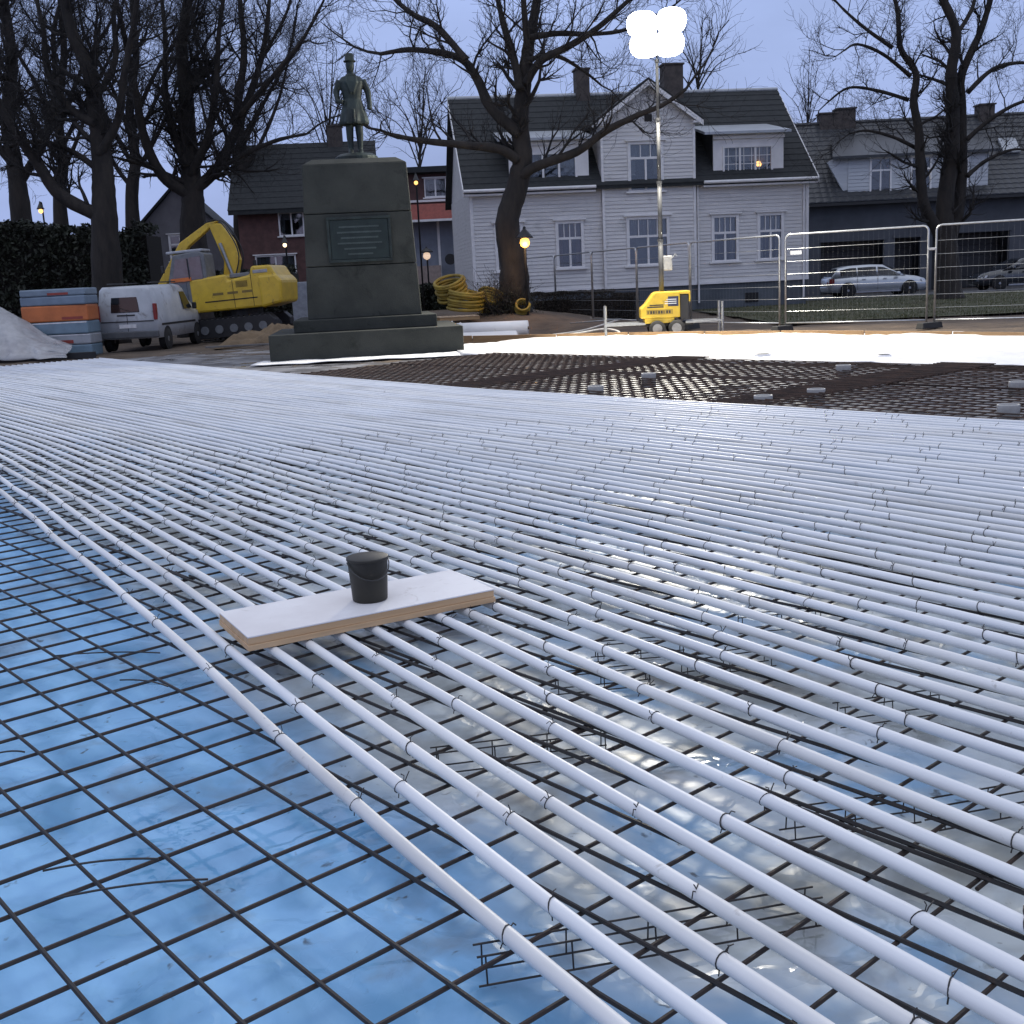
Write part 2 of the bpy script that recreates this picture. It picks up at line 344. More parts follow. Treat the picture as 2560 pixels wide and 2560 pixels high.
def tie_shape(k):
    t_ = MB(); q = PR + .0012; sk = (.0, .006, -.008)[k]
    t_.tube([(q * math.cos(t), sk * math.sin(t), q * math.sin(t)) for t in np.linspace(-2.2, 2 * math.pi - 2.2, 13)], (.0019, .0023, .0016)[k], 4)
    t_.tube([(.004, sk, PR), (.010, .004 + sk, PR + .012), ((.016, .026, .008)[k], (-.002, .012, -.010)[k], PR + (.020, .014, .030)[k])], .0017, 4)
    if k != 1: t_.tube([(-.002, sk, PR), (-.004, -.006, PR + .014), ((-.012, 0, -.022)[k], -.010, PR + .018)], .0017, 4)
    return t_.tube([(.0, 0, -PR), (.004, .0, -PR - .014)], .002, 4).mesh('wire_tie', M_tie, True)
tie_meshes = [tie_shape(k) for k in range(3)]
alist = np.concatenate([np.arange(-2, 10, .2), np.arange(10, 29.01, .8)])
ntie = 0
for i in range(NP):
    u = i / (NP - 1); ph = random.uniform(0, 6); j0 = random.randint(0, 4)
    ties = []; k = -12 + j0
    while A0 + k * CELL < 13:
        ties.append(A0 + k * CELL + random.gauss(0, .01)); k += random.choice((3, 4, 4, 5))
    off = {round(t, 3): random.gauss(0, .0065 if i else .004) for t in ties}
    ta = np.array(ties); tb = np.array([off[round(t, 3)] for t in ties])
    lift = random.uniform(0, .003); wob = .006 if i > 3 else .002
    def bpos(a): return (1 - u) * float(np.interp([a - .5, a, a + .5], aL, bL).mean()) + u * np.interp(a, aR, bR) + np.interp(a, ta, tb) + wob * math.sin(a * .7 + ph)
    pts = [(bpos(a), a, MZ + RR + PR + .002 + lift + .004 * max(0, math.sin(a * 2.1 + ph))) for a in alist]
    pm = MB().tube(pts, PR, 12 if u < .5 else 8).build('cooling_pipe', M_pipe if random.random() < .6 else M_pipe2, smooth=True, rotz=YAW)
    if i == 0: tag(pm, 'outermost white cooling pipe, along the margin of the blue sheet', 'pipe')
    elif i == NP - 1: tag(pm, 'last white cooling pipe, bordering the bare brown mesh', 'pipe')
    else: tag(pm, 'white plastic cooling pipe in the parallel rows over the steel mesh', 'pipe', 'parallel white cooling pipes')
    for a in ties:
        if a < .8 or a > 11 - 3.5 * u: continue
        o = link('wire_tie', tie_meshes[random.randint(0, 2)], pm); o.location = (bpos(a), a, MZ + RR + PR + .002 + lift + .004 * max(0, math.sin(a * 2.1 + ph))); o.rotation_euler = (0, random.uniform(-1.1, 1.1), random.uniform(-.3, .3)); ntie += 1

# rubber kerb at the far end of the pipe field
p0, p1 = gp(-120, 912), gp(240, 893)
o = MB().box(0, (p1 - p0).length, -.06, .06, -.02, .16).build('edge_beam', mat('black_beam', (.018, .019, .022), .6), bevel=.01); o.location = (p0.x, p0.y, 0); o.rotation_euler = (0, 0, math.atan2(p1.y - p0.y, p1.x - p0.x))
tag(o, 'black edge beam closing off the far end of the pipe field', 'beam')

# ------------------------------------------------------------------ board and bucket on the pipes
M_ply = mat('pine_edge', (.62, .42, .24), .6, (.50, .32, .17), 4, .001, 60, stretch=(.3, 6, 6)); M_film = mat('white_board_face', (.80, .78, .77), .45, (.70, .67, .66), 3, fleck=(.42, .37, .32), fscale=7, fpos=.64)
ZB = MZ + RR + 2 * PR + .008
c0, c1, c2, c3 = [gp(x, y, ZB + .06) for x, y in ((532, 1532), (632, 1592), (1238, 1472), (1128, 1424))]
ctr = (c0 + c1 + c2 + c3) / 4; ax = ((c2 - c1) + (c3 - c0)) / 2; Lb = ax.length; Wb = ((c0 - c1).length + (c3 - c2).length) / 2
t = thing('wooden_board', 'thick pine board with a white top lying across the pipes', 'board', (ctr.x, ctr.y, ZB), math.atan2(ax.y, ax.x))
MB().box(-Lb/2, Lb/2, -Wb/2, Wb/2, 0, .024).build('lower_layer', M_ply, t, bevel=.002)
MB().box(-Lb/2 + .004, Lb/2 - .004, -Wb/2 + .006, Wb/2 - .004, .0245, .053).build('upper_layer', M_ply, t, bevel=.002)
MB().box(-Lb/2 + .003, Lb/2 - .003, -Wb/2 + .005, Wb/2 - .003, .0535, .060).build('top_face', M_film, t, bevel=.0015, label='smooth white facing of the board')
cb = gp(926, 1498, ZB + .06)
t = thing('bucket', 'small dark plastic bucket standing on the white board', 'bucket', (cb.x, cb.y, ZB + .0605), .4)
M_buck = mat('dark_plastic', (.026, .023, .015), .55, (.016, .014, .010), 8, fleck=(.08, .07, .05), fscale=14, fpos=.66)
MB().lathe([(.0, .006), (.070, .006), (.074, .0), (.078, .004), (.089, .178), (.0895, .196), (.083, .196), (.082, .18), (.071, .012), (.0, .012)], 28).build('body', M_buck, t, True)
MB().lathe([(.0905, .184), (.0935, .186), (.0935, .196), (.0902, .198)], 28).build('rim', M_buck, t, True)
MB().tube([(.094 * math.cos(a), -.094 * math.sin(a), .182 - .075 * math.sin(a)) for a in np.linspace(0, math.pi, 12)], .0028, 5).build('handle', mat('handle_wire', (.09, .09, .09), .4, metal=.8), t, True)

# ------------------------------------------------------------------ bright white membrane by the tower, planks at its edge
def sheet_material():
    return mat('white_membrane', (.82, .81, .79), .55, (.66, .64, .60), 1.1, .02, 4, lo=.25, hi=.5, fleck=(.30, .26, .22), fscale=2.2, fpos=.66)
M_sheet = sheet_material()
b = MB(); na, nb = 110, 26
for j in range(na + 1):
    a = -7 + j * .265
    far = np.interp(a, [-7, 10, 15, 19, 24], [22.4, 22.35, 22.3, 21.95, 20.2]); near = np.interp(a, [-7, 7, 11, 14, 19, 24], [15.75, 15.65, 15.35, 15.2, 15.1, 18.4])
    for i in range(nb + 1):
        x = near + (far - near) * i / nb; b.v.append((x, a, .05 + .045 * fbm(x * .8, a * .8) + .02 * fbm(x * 3, a * 3, 5)))
for j in range(na):
    for i in range(nb):
        k = j * (nb + 1) + i; b.f.append((k, k + 1, k + nb + 2, k + nb + 1))
o = b.build('white_membrane', M_sheet, smooth=True, rotz=YAW); md = o.modifiers.new('thick', 'SOLIDIFY'); md.thickness = .012; md.offset = -1
tag(o, 'broad white membrane sheet glowing under the floodlight', 'membrane')
b = terrain(-5.45, -.75, 24.2, 25.6, 30, 8, lambda x, y: .04 + .02 * fbm(x * 1.5, y * 1.5)); o = b.build('white_strip', M_sheet, smooth=True); md = o.modifiers.new('thick', 'SOLIDIFY'); md.thickness = .01; md.offset = -1
tag(o, 'narrow white sheet strip along the foot of the stone monument', 'membrane')
# pipe stubs lying flat under the sheet make small dark openings
M_hole = mat('opening_dark', (.012, .012, .012), .8)
for k, (x, y, w) in enumerate(((1905, 882, .16), (2120, 907, .14), (2210, 883, .12), (1835, 899, .14), (1545, 897, .1))):
    p = gp(x, y, .10); t = thing('sleeve', 'small capped sleeve poking through the white membrane', 'sleeve', (p.x, p.y, .03), .3 * k, 'sleeves poking through the white membrane')
    MB().lathe([(w, 0), (w * .98, .045), (w * .8, .05)], 16).build('collar', M_sheet, t, True); MB().lathe([(w * .78, .046), (w * .78, .054)], 16).build('cap', M_hole, t)
M_pine = mat('plank_wood', (.42, .27, .13), .7, (.30, .18, .085), 3, .002, 40, stretch=(.4, 5, 5))
edge = [gp(x, y, .06) for x, y in ((880, 850), (1180, 846), (1390, 842), (1570, 838), (1760, 835), (1950, 834), (2160, 835), (2380, 837), (2640, 840))]
names = ['by the monument', 'below the white roll', 'right of the white roll', 'left of the light tower', 'below the light tower', 'between tower and first fence foot', 'below the first fence panel', 'below the second fence panel']
for k in range(8):
    a, c = edge[k], edge[k + 1]; d = c - a; d.z = 0; L = d.length
    o = MB().box(.02, L - .02, 0, .045, -.05, .13 + random.uniform(-.01, .01)).build('pine_plank', M_pine, bevel=.004); o.location = (a.x, a.y, .0); o.rotation_euler = (0, 0, math.atan2(d.y, d.x) + random.uniform(-.003, .003))
    tag(o, 'pine edge plank along the white membrane, ' + names[k], 'plank', 'pine planks edging the membrane')

# short white pipe sleeves standing in the bare mesh
M_sleeve = mat('white_sleeve', (.46, .45, .42), .6, (.36, .35, .33), 9)
sl = [(2040, 1003), (1908, 1020), (2108, 938), (2520, 1048), (1490, 992), (1622, 958), (2545, 985)]
for k, (x, y) in enumerate(sl):
    p = gp(x, y, .02); r = .105; o = MB().lathe([(r, 0), (r, .148), (r, .15), (r * .985, .156), (r * .98, .156), (r * .88, .156), (r * .87, .155), (r * .87, .10), (r * .86, .10), (.01, .10)], 28).build('pipe_sleeve', M_sleeve, smooth=True, loc=(p.x, p.y, .01))
    tag(o, 'short white pipe sleeve standing upright in the bare brown mesh', 'sleeve', 'white sleeves in the brown mesh')


wires = [((107, 2177), (396, 2147), 'thin loose tie wire lying on the mesh over the blue sheet, upper one'), ((135, 2247), (520, 2198), 'thin loose tie wire lying on the mesh over the blue sheet, lower one'), ((-40, 1892), (62, 1880), 'thin loose tie wire at the left picture edge'), ((300, 1700), (420, 1716), 'thin loose tie wire beside the outermost pipe, below the board'), ((130, 1640), (400, 1632), 'thin loose tie wire beside the outermost pipe, left of the board')]
for (x0, y0), (x1, y1), lb in wires:
    a, c = gp(x0, y0, .115), gp(x1, y1, .115); mid = (a + c) / 2 + Vector((.01, .02, .012)); o = MB().tube(curve2([a, mid, c]), .0032, 5).build('loose_wire', M_tie, smooth=True); tag(o, lb, 'wire')

# ------------------------------------------------------------------ stone monument with a bronze statue
M_gran = mat('dark_granite', (.042, .045, .038), .9, (.026, .029, .024), 1.6, .006, 30, detail=8, fleck=(.012, .015, .011), fscale=2.0, fpos=.56)
M_gran2 = mat('dark_granite_base', (.034, .037, .032), .9, (.022, .025, .021), 1.6, .006, 30, detail=8, fleck=(.012, .015, .011), fscale=2.0, fpos=.56)
M_bronze = mat('green_bronze', (.040, .055, .048), .5, (.020, .024, .022), 3, .003, 30, metal=.5)
mon = thing('stone_monument', 'dark grey stone monument with tapered pedestal and bronze plaque', 'monument', (-3.3, 27.4, 0), R_(7))
MB().box(-2.16, 2.16, -2.1, 2.1, -.2, .62).build('plinth', M_gran2, mon, bevel=.02)
MB().box(-1.62, 1.62, -1.6, 1.6, .622, .90).build('step', M_gran2, mon, bevel=.02)
def taper(z, z0=.90, z1=4.45, w0=1.30, w1=1.16): return w0 + (w1 - w0) * (z - z0) / (z1 - z0)
for (z0, z1) in ((.902, 2.06), (2.075, 3.22), (3.235, 4.30)):
    a, c = taper(z0), taper(z1); MB().hexa([(-a,-a,z0),(a,-a,z0),(a,a,z0),(-a,a,z0),(-c,-c,z1),(c,-c,z1),(c,c,z1),(-c,c,z1)]).build('stone_block', M_gran, mon, bevel=.018)
MB().hexa([(-1.16,-1.16,4.303),(1.16,-1.16,4.303),(1.16,1.16,4.303),(-1.16,1.16,4.303),(-.95,-.95,4.43),(.95,-.95,4.43),(.95,.95,4.43),(-.95,.95,4.43)]).build('cap_stone', M_gran, mon, bevel=.02)
pl = MB().box(-.66, .66, -taper(2.65) - .045, -taper(2.65) + .06, 2.20, 3.08).build('plaque', mat('plaque_bronze', (.022, .034, .030), .45, metal=.4), mon, bevel=.01, label='dark green bronze plaque on the pedestal front')
fr = MB(); yf = -taper(2.65) - .065
for (x0, x1, z0, z1) in ((-.72, .72, 3.081, 3.14), (-.72, .72, 2.14, 2.199), (-.72, -.661, 2.2, 3.08), (.661, .72, 2.2, 3.08)): fr.box(x0, x1, yf, yf + .1, z0, z1)
fr.build('frame', M_bronze, pl, bevel=.006)
M_rel = mat('relief_bronze', (.075, .095, .085), .4, metal=.5)
for k in range(6):
    z = 2.92 - .12 * k; w = (.45, .5, .42, .5, .36, .28)[k]
    MB().box(-w, w, -taper(2.65) - .052, -taper(2.65) - .04, z - .018, z + .018).build('relief_line', M_rel, pl)

st = thing('statue', 'bronze statue of a standing man in a knee-length coat on the monument', 'statue', (-3.22, 27.3, 4.43), R_(8)); st.scale = (1.08, 1.08, 1.1)
MB().lathe([(.46, 0), (.46, .10), (.40, .14), (.36, .16)], 24).build('base', M_bronze, st, bevel=.01)
def ell(cx, cy, z, rx, ry, n=18, fl=0.0): return [(cx + rx * (1 + fl * math.cos(math.pi * j)) * math.cos(2*math.pi*j/n), cy + ry * (1 + fl * math.cos(math.pi * j)) * math.sin(2*math.pi*j/n), z) for j in range(n)]
fg = MB(); H0 = .15
for s in (-1, 1):
    fg.loft([ell(s*.10, -.05, H0, .065, .13), ell(s*.10, -.03, H0 + .07, .06, .10), ell(s*.10, 0, H0 + .12, .055, .065), ell(s*.105, .01, H0 + .35, .075, .085), ell(s*.10, 0, H0 + .55, .085, .10), ell(s*.09, 0, H0 + .95, .10, .12)])
fg.loft([ell(0, .01, H0 + .60, .30, .25, 18, .07), ell(0, .01, H0 + .66, .315, .26, 18, .07), ell(0, 0, H0 + .9, .255, .21, 18, .04), ell(0, 0, H0 + 1.12, .195, .155), ell(0, -.01, H0 + 1.3, .225, .165), ell(0, 0, H0 + 1.46, .265, .165), ell(0, 0, H0 + 1.56, .21, .13), ell(0, 0, H0 + 1.60, .085, .085), ell(0, -.01, H0 + 1.68, .065, .07)])
fg.loft([ell(0, -.02, H0 + 1.66, .06, .07), ell(0, -.025, H0 + 1.71, .085, .10), ell(0, -.02, H0 + 1.79, .092, .115), ell(0, -.015, H0 + 1.87, .085, .105), ell(0, -.01, H0 + 1.92, .05, .06)])
fg.loft([ell(0, -.13, H0 + 1.76, .015, .02, 8), ell(0, -.125, H0 + 1.80, .012, .015, 8)])
fg.box(-.02, .02, -.275, -.2, H0 + .62, H0 + .9)
for s in (-1, 1): fg.tube([(s * .09, -.10, H0 + 1.60), (s * .10, -.175, H0 + 1.44), (s * .02, -.185, H0 + 1.22)], .022, 6)
fg.tube([(-.24, 0, H0 + 1.50), (-.33, .03, H0 + 1.28), (-.31, -.05, H0 + 1.08), (-.20, -.16, H0 + 1.05)], [.075, .07, .06, .05], 10)
fg.tube([(.24, 0, H0 + 1.50), (.34, .02, H0 + 1.27), (.36, -.02, H0 + 1.02), (.35, -.06, H0 + .90)], [.075, .07, .055, .05], 10)
body = fg.build('body', M_bronze, st, True); rm = body.modifiers.new('skin', 'REMESH'); rm.mode = 'VOXEL'; rm.voxel_size = .017; rm.use_smooth_shade = True
MB().lathe([(.13, H0 + 1.86), (.135, H0 + 1.875), (.10, H0 + 1.885), (.095, H0 + 1.99), (.08, H0 + 2.02)], 18, (0, -.015, 0), 1.15).build('hat', M_bronze, st, True)

# ------------------------------------------------------------------ light tower
M_yel = mat('machine_yellow', (.62, .42, .030), .42, (.50, .33, .025), 3, .001, 30, coat=.1, fleck=(.12, .085, .04), fscale=5, fpos=.60); M_blk = mat('black_steel', (.018, .018, .019), .55); M_galv = mat('galvanised', (.36, .37, .37), .42, (.27, .28, .28), 12, metal=.75)
M_tyre = mat('tyre', (.02, .02, .02), .85); M_rim = mat('steel_rim', (.25, .25, .25), .45, metal=.6); M_white = mat('white_print', (.75, .75, .75), .6)
tw = thing('light_tower', 'yellow mobile light tower with lit floodlights on a tall mast', 'light tower', (4.12, 28.9, 0), R_(-4))
hood = [(-.62, .46), (-.62, .70), (-.50, .80), (-.30, 1.06), (-.22, 1.10), (.36, 1.10), (.36, .46)]
MB().prism(hood, 'y', -.48, .48).build('hood', M_yel, tw, bevel=.025)
MB().box(-.52, .22, -.46, .46, .33, .458).build('skirt', M_yel, tw, bevel=.02)
MB().box(.362, .58, -.42, .42, .40, 1.02).build('engine_end', M_blk, tw, bevel=.015)
MB().box(.36, .62, -.47, .47, 1.03, 1.10).build('hood_lip', M_yel, tw, bevel=.015); MB().box(.585, .62, -.47, .47, .84, 1.028).build('hood_flap', M_yel, tw, bevel=.008)
pn = MB().box(.06, .32, -.492, -.483, .74, .98).build('label_panel', mat('navy_panel', (.02, .025, .06), .5), tw)
for z in (.80, .85, .90): MB().box(-.02 if z < .9 else .02, .27, -.498, -.4925, z, z + .018).build('print_line', M_white, pn)
g = MB().box(-.48, .18, -.490, -.483, .545, .665).build('lettering_band', mat('yellow_dark', (.33, .22, .02), .5), tw)
for k in range(9): MB().box(-.45 + k * .066, -.45 + k * .066 + (.042 if k % 3 else .022), -.495, -.4905, .57, .64).build('letter', M_blk, g)
MB().box(-.46, -.05, -.492, -.483, .715, .745).build('louvre', M_blk, tw); MB().box(-.40, -.05, -.492, -.483, .765, .790).build('louvre', M_blk, tw)
MB().box(-.66, .70, -.30, .30, .25, .325).build('chassis', M_blk, tw, bevel=.01)
for x, y in ((-.22, -.52), (.26, -.52), (-.22, .52), (.26, .52)):
    w = MB().lathe([(.05, -.07), (.185, -.07), (.20, -.05), (.20, .05), (.185, .07), (.05, .07)], 24, (x, y, .20), axis='y').build('wheel', M_tyre, tw, True)
    MB().lathe([(.02, -.075), (.12, -.075), (.115, .075), (.02, .075)], 20, (x, y, .20), axis='y').build('rim', M_rim, w)
for s, L in ((-1, 1.50), (1, 1.42)):
    for y in (-.36, .36):
        arm = MB().box(min(s*.5, s*L), max(s*.5, s*L), y - .03, y + .03, .30, .36).build('outrigger', M_galv, tw, bevel=.006)
        MB().tube([(s * L, y, .02), (s * L, y, .80)], .035, 12).build('jack_leg', M_galv, arm); MB().lathe([(.09, 0), (.09, .02)], 14, (s * L, y, 0)).build('foot_plate', M_galv, arm)
M_mast = mat('mast_grey', (.07, .072, .075), .6, (.05, .052, .055), 8)
for z0, z1, r in ((1.0, 2.4, .062), (2.35, 3.8, .054), (3.75, 5.3, .046), (5.25, 6.65, .038)):
    sec = MB().tube([(-.06, 0, z0), (-.06, 0, z1)], r, 14).build('mast_section', M_mast, tw, True)
    MB().lathe([(r + .014, z1 - .07), (r + .014, z1)], 14, (-.06, 0, 0)).build('collar', M_mast, sec)
MB().box(.0, .22, -.06, .06, 1.62, 1.98).build('winch_box', mat('winch_grey', (.42, .42, .40), .5), tw, bevel=.02); MB().tube([(.20, -.05, 1.9), (.30, -.05, 2.02), (.34, -.05, 1.96)], .016, 8).build('winch_crank', M_galv, tw)
MB().tube([(-.06, 0, 6.6), (-.06, 0, 6.95)], .028, 10).build('mast_head', M_galv, tw)
MB().box(-.75, .63, -.03, .03, 7.02, 7.07).build('cross_bar', M_galv, tw); MB().box(-.75, .63, -.03, .03, 7.58, 7.63).build('cross_bar', M_galv, tw); MB().box(-.085, -.035, -.028, .028, 6.9, 7.7).build('head_post', M_galv, tw)
M_lamp = mat('floodlight_glow', (1, .97, .9), .4, emit=(1, .955, .84), estr=60.0)
for x in (-.405, .285):
    for z in (6.97, 7.49):
        fl = thing('floodlight', '', '', (x, -.12, z)); del fl['label'], fl['category']; fl.parent = tw; fl.rotation_euler = (R_(18), 0, R_((9 if x > 0 else -8) * (1.5 if z > 7.2 else .5))); fl.location.z += (.01 if x > 0 else -.03) if z > 7.2 else .02; fl.location.x += (-.01 if x > 0 else .01) if z > 7.2 else (-.07 if x > 0 else .07)
        def ring(y, rx, rz, n=20): return [(rx * math.copysign(abs(math.cos(t)) ** .8, math.cos(t)), y, rz * math.copysign(abs(math.sin(t)) ** .8, math.sin(t))) for t in [2 * math.pi * k / n for k in range(n)]]
        MB().loft([ring(.20, .12, .09), ring(.12, .22, .17), ring(-.05, .37, .30), ring(-.07, .375, .305)]).build('housing', M_blk, fl, True)
        MB().loft([ring(-.072, .37, .30), ring(-.10, .35, .28), ring(-.125, .24, .19), ring(-.135, .08, .06)]).build('lens', M_lamp, fl, True)
        ld = bpy.data.lights.new('flood', 'SPOT'); ld.energy = 2000; ld.color = (1, .93, .80); ld.spot_size = R_(150); ld.spot_blend = .6; ld.shadow_soft_size = .28
        lo = bpy.data.objects.new('flood', ld); C.objects.link(lo); lo.parent = fl; lo.location = (0, -.45, 0); lo.rotation_euler = (R_(-66), 0, 0)

# ------------------------------------------------------------------ white roll, hoses, heaps by the tower
rl = thing('membrane_roll', 'thick white roll of membrane lying beside the monument', 'roll', (-.9, 32.0, .02), R_(-10))
nseg = [(.215, 0)]; MB().tube([(-.6, 0, .215), (.8, 0, .215), (2.1, 0, .215)][:2] + [(1.62, 0, .215)], .213, 28).build('roll_body', M_sheet, rl, True)
MB().tube([(1.60, 0, .215), (1.66, 0, .215)], .045, 12).build('core', mat('cardboard', (.16, .12, .09), .8), rl)
MB().hexa([(-.5,-.36,.005),(1.38,-.36,.005),(1.38,.0,.0),(-.5,.0,.0),(-.5,-.34,.02),(1.38,-.34,.02),(1.30,-.18,.20),(-.5,-.18,.20)]).build('loose_flap', M_sheet, rl, bevel=.004)
M_hose = mat('white_hose', (.72, .70, .64), .45)
def hose(name, pts, r, label, cat='hose', m_=M_hose):
    o = MB().tube(pts, r, 8).build(name, m_, smooth=True); return tag(o, label, cat)
def curve(P, n=10):
    P = [Vector(p) for p in P]; q = []
    for i in range(len(P) - 1):
        a, b_, c_, d_ = P[max(i-1, 0)], P[i], P[i+1], P[min(i+2, len(P)-1)]
        for k in range(n):
            t = k / n; q.append(.5 * ((2*b_) + (c_-a)*t + (2*a-5*b_+4*c_-d_)*t*t + (3*b_-a-3*c_+d_)*t**3))
    return q + [P[-1]]
hose('white_hose', curve([(1.55, 30.2, .05), (2.1, 30.5, .09), (2.7, 30.4, .16), (3.0, 29.9, .12), (3.05, 29.5, .04)]), .03, 'white hose looping on the dirt left of the light tower')
hose('white_hose', curve([(1.3, 30.9, .05), (2.2, 31.2, .12), (3.1, 31.8, .30), (3.3, 31.9, .34)]), .022, 'thin white hose rising off the dirt left of the light tower')
hose('steel_rod', [(1.9, 32.0, .30), (3.3, 31.6, .36)], .016, 'straight pale rod lying beyond the hoses left of the tower', 'rod', M_galv)
M_coil = mat('yellow_hose', (.30, .21, .022), .65, (.17, .12, .018), 3)
def coil(c, R, r, tilt, label, turns=5, nm='yellow_coil', grp=None):
    pts = []
    for k in range(turns * 20 + 1):
        a = k / 20 * 2 * math.pi; rr = R * (1 + .05 * math.sin(a * .37)); pts.append(Vector((rr * math.cos(a), rr * math.sin(a), (k / 20) * r * 1.7 + .02 * math.sin(a * 1.3))))
    q = Matrix.Rotation(tilt[0], 3, 'X') @ Matrix.Rotation(tilt[1], 3, 'Y')
    o = MB().tube([q @ p for p in pts], r, 7).build(nm, M_coil, smooth=True, loc=c); return tag(o, label, 'hose coil', grp)
coil((-1.5, 35.8, 1.12), .46, .05, (.35, -.2), 'yellow drain hose coil on top of the heap beside the monument', 7)
coil((-1.15, 35.3, .72), .52, .05, (.1, .15), 'yellow drain hose coil at the bottom of the heap beside the monument', 7)
coil((-.45, 35.6, .72), .42, .05, (-.5, .35), 'yellow drain hose coil leaning against the heap, tree side', 6)
coil((.62, 35.0, .66), .2, .04, (.9, .1), 'small yellow hose coil at the foot of the big tree', 4)
pt = thing('timber_pallet', 'pale timber pallet in front of the yellow hose heap', 'pallet', (-1.35, 34.3, gz(-1.35, 34.3)), .2)
for y in (-.35, 0, .35): MB().box(-.6, .6, y - .05, y + .05, 0, .1).build('bearer', M_pine, pt, bevel=.004)
for k in range(6): MB().box(-.6 + k * .205, -.6 + k * .205 + .15, -.42, .42, .102, .125).build('slat', mat('pale_slat', (.55, .42, .28), .7), pt, bevel=.003)
def crumple(name, c, sx, sy, h, label, m_, seed, cat='plastic sheet', n=36, flat=1.0):
    b = terrain(-sx, sx, -sy, sy, n, n, lambda x, y: h * max(0, (1 - (x/sx)**2) * (1 - (y/sy)**2)) ** .6 * (.55 + .9 * abs(fbm(x * 2.2 / sx + seed, y * 2.2 / sy, seed, 5))) + .03 * abs(fbm(x * 6 / sx, y * 6 / sy, seed)))
    o = b.build(name, m_, smooth=True, loc=c); md = o.modifiers.new('thick', 'SOLIDIFY'); md.thickness = .006; return tag(o, label, cat)
M_film2 = mat('plastic_film', (.74, .74, .72), .35, (.62, .62, .61), 3, .01, 8)
crumple('plastic_film', (-2.3, 33.2, gz(-2.3, 33.2) - .02), .55, .35, .35, 'crumpled white plastic film between monument and hose heap', M_film2, 1.3)
crumple('plastic_film', (-1.6, 32.9, gz(-1.6, 32.9) - .02), .6, .25, .2, 'flat white plastic film scrap above the membrane roll', M_film2, 4.1)

# ------------------------------------------------------------------ wire site fence
M_fence = mat('fence_tube', (.48, .49, .49), .35, (.38, .39, .39), 10, metal=.7); M_block = mat('fence_foot', (.03, .03, .03), .85)
def fence_panel(p, q, label):
    d = Vector((q[0] - p[0], q[1] - p[1], 0)); L = d.length; t = thing('site_fence', label, 'fence', (p[0], p[1], gz(*p) * .0 + .02), math.atan2(d.y, d.x), 'wire site fence panels'); del t['group']
    h = 2.32; r = .12; z0 = .16
    path = [(.03, 0, .0), (.03, 0, h - r)] + [(.03 + r - r * math.cos(a), 0, h - r + r * math.sin(a)) for a in np.linspace(.2, math.pi/2, 5)] + [(L - .03 - r + r * math.sin(a), 0, h - r + r * math.cos(a)) for a in np.linspace(0, math.pi/2, 6)] + [(L - .03, 0, .0)]
    MB().tube(path, .024, 10).build('frame', M_fence, t, True); MB().tube([(.03, 0, z0), (L - .03, 0, z0)], .022, 8).build('bottom_rail', M_fence, t, True)
    for k in range(6): MB().tube([(.04, 0, .45 + k * .305), (L - .04, 0, .45 + k * .305)], .0042, 5).build('wire', M_fence, t)
    b = MB()
    for k in range(1, int(L / .12)): b.tube([(k * .12, .004, z0), (k * .12, .004, h - .02)], .0006, 3)
    kind(b.build('vertical_wires', M_fence, t), 'stuff'); return t
def foot(p, a, label):
    o = MB().hexa([(-.36,-.11,0),(.36,-.11,0),(.36,.11,0),(-.36,.11,0),(-.33,-.09,.14),(.33,-.09,.14),(.33,.09,.14),(-.33,.09,.14)]).build('ballast_block', M_block, bevel=.015, loc=(p[0], p[1], .0), rotz=a); tag(o, label, 'fence foot')
V = [(6.98, 28.5), (5.2, 31.4), (4.12, 34.6), (3.02, 37.8), (1.95, 41.0), (.95, 44.0)]
fl_ = ['wire fence panel before the two right ground-floor windows of the house', 'wire fence panel just right of the light tower mast', 'wire fence panel behind the light tower', 'wire fence panel behind the clipped hedge', 'wire fence panel nearest the big central tree']
for k in range(5): fence_panel(V[k+1], V[k], fl_[k])
fence_panel((7.06, 28.42), (9.98, 26.6), 'wire fence panel in front of the silver car'); fence_panel((10.08, 26.54), (13.1, 24.85), 'wire fence panel in front of the dark car')
foot((9.95, 26.4), .55, 'black fence foot between the panels before the two cars'); foot((6.95, 28.2), .75, 'black fence foot at the corner nearest the house end'); foot((5.2, 31.4), .9, 'black fence foot right of the light tower')
M_clip = mat('clip', (.5, .5, .5), .4, metal=.7)
cl = MB().box(-.10, .10, -.035, .035, 0, .06).build('steel_clip', M_clip, bevel=.01, loc=(10.03, 26.56, 1.78), rotz=-.55); tag(cl, 'steel clip joining the two fence panels before the cars', 'clip')
sg = MB().box(-.14, .14, -.012, .0, 0, .09).build('white_plate', M_white, loc=(7.3, 28.23, 1.85), rotz=-.56); tag(sg, 'small blank white plate on the fence corner', 'plate')

# ------------------------------------------------------------------ buildings: shared window maker
M_wsid = mat('white_siding', (.66, .65, .63), .6, (.54, .53, .52), 1.2, .002, 30, stretch=(.5, 3, 6), fleck=(.42, .42, .41), fscale=1.6, fpos=.58); M_trim = mat('white_trim', (.76, .75, .74), .5, (.66, .65, .64), 2)
M_found = mat('grey_foundation', (.10, .115, .13), .85, (.07, .08, .09), 1.1, .006, 20); M_slate = mat('dark_shingle', (.024, .027, .028), .85, (.014, .016, .017), 5, .006, 25, detail=8)
M_chim = mat('chimney_brick', (.085, .07, .06), .85, (.05, .042, .038), 4); M_zinc = mat('zinc_roof', (.42, .44, .46), .4, (.34, .36, .38), 2, metal=.3)
M_cur = mat('curtain', (.50, .46, .45), .9, (.34, .31, .30), 3, stretch=(12, 1, .3)); M_room = mat('dark_room', (.018, .018, .02), .9); M_warm = mat('lamp_warm', (1, .6, .25), .5, emit=(1, .45, .12), estr=5)
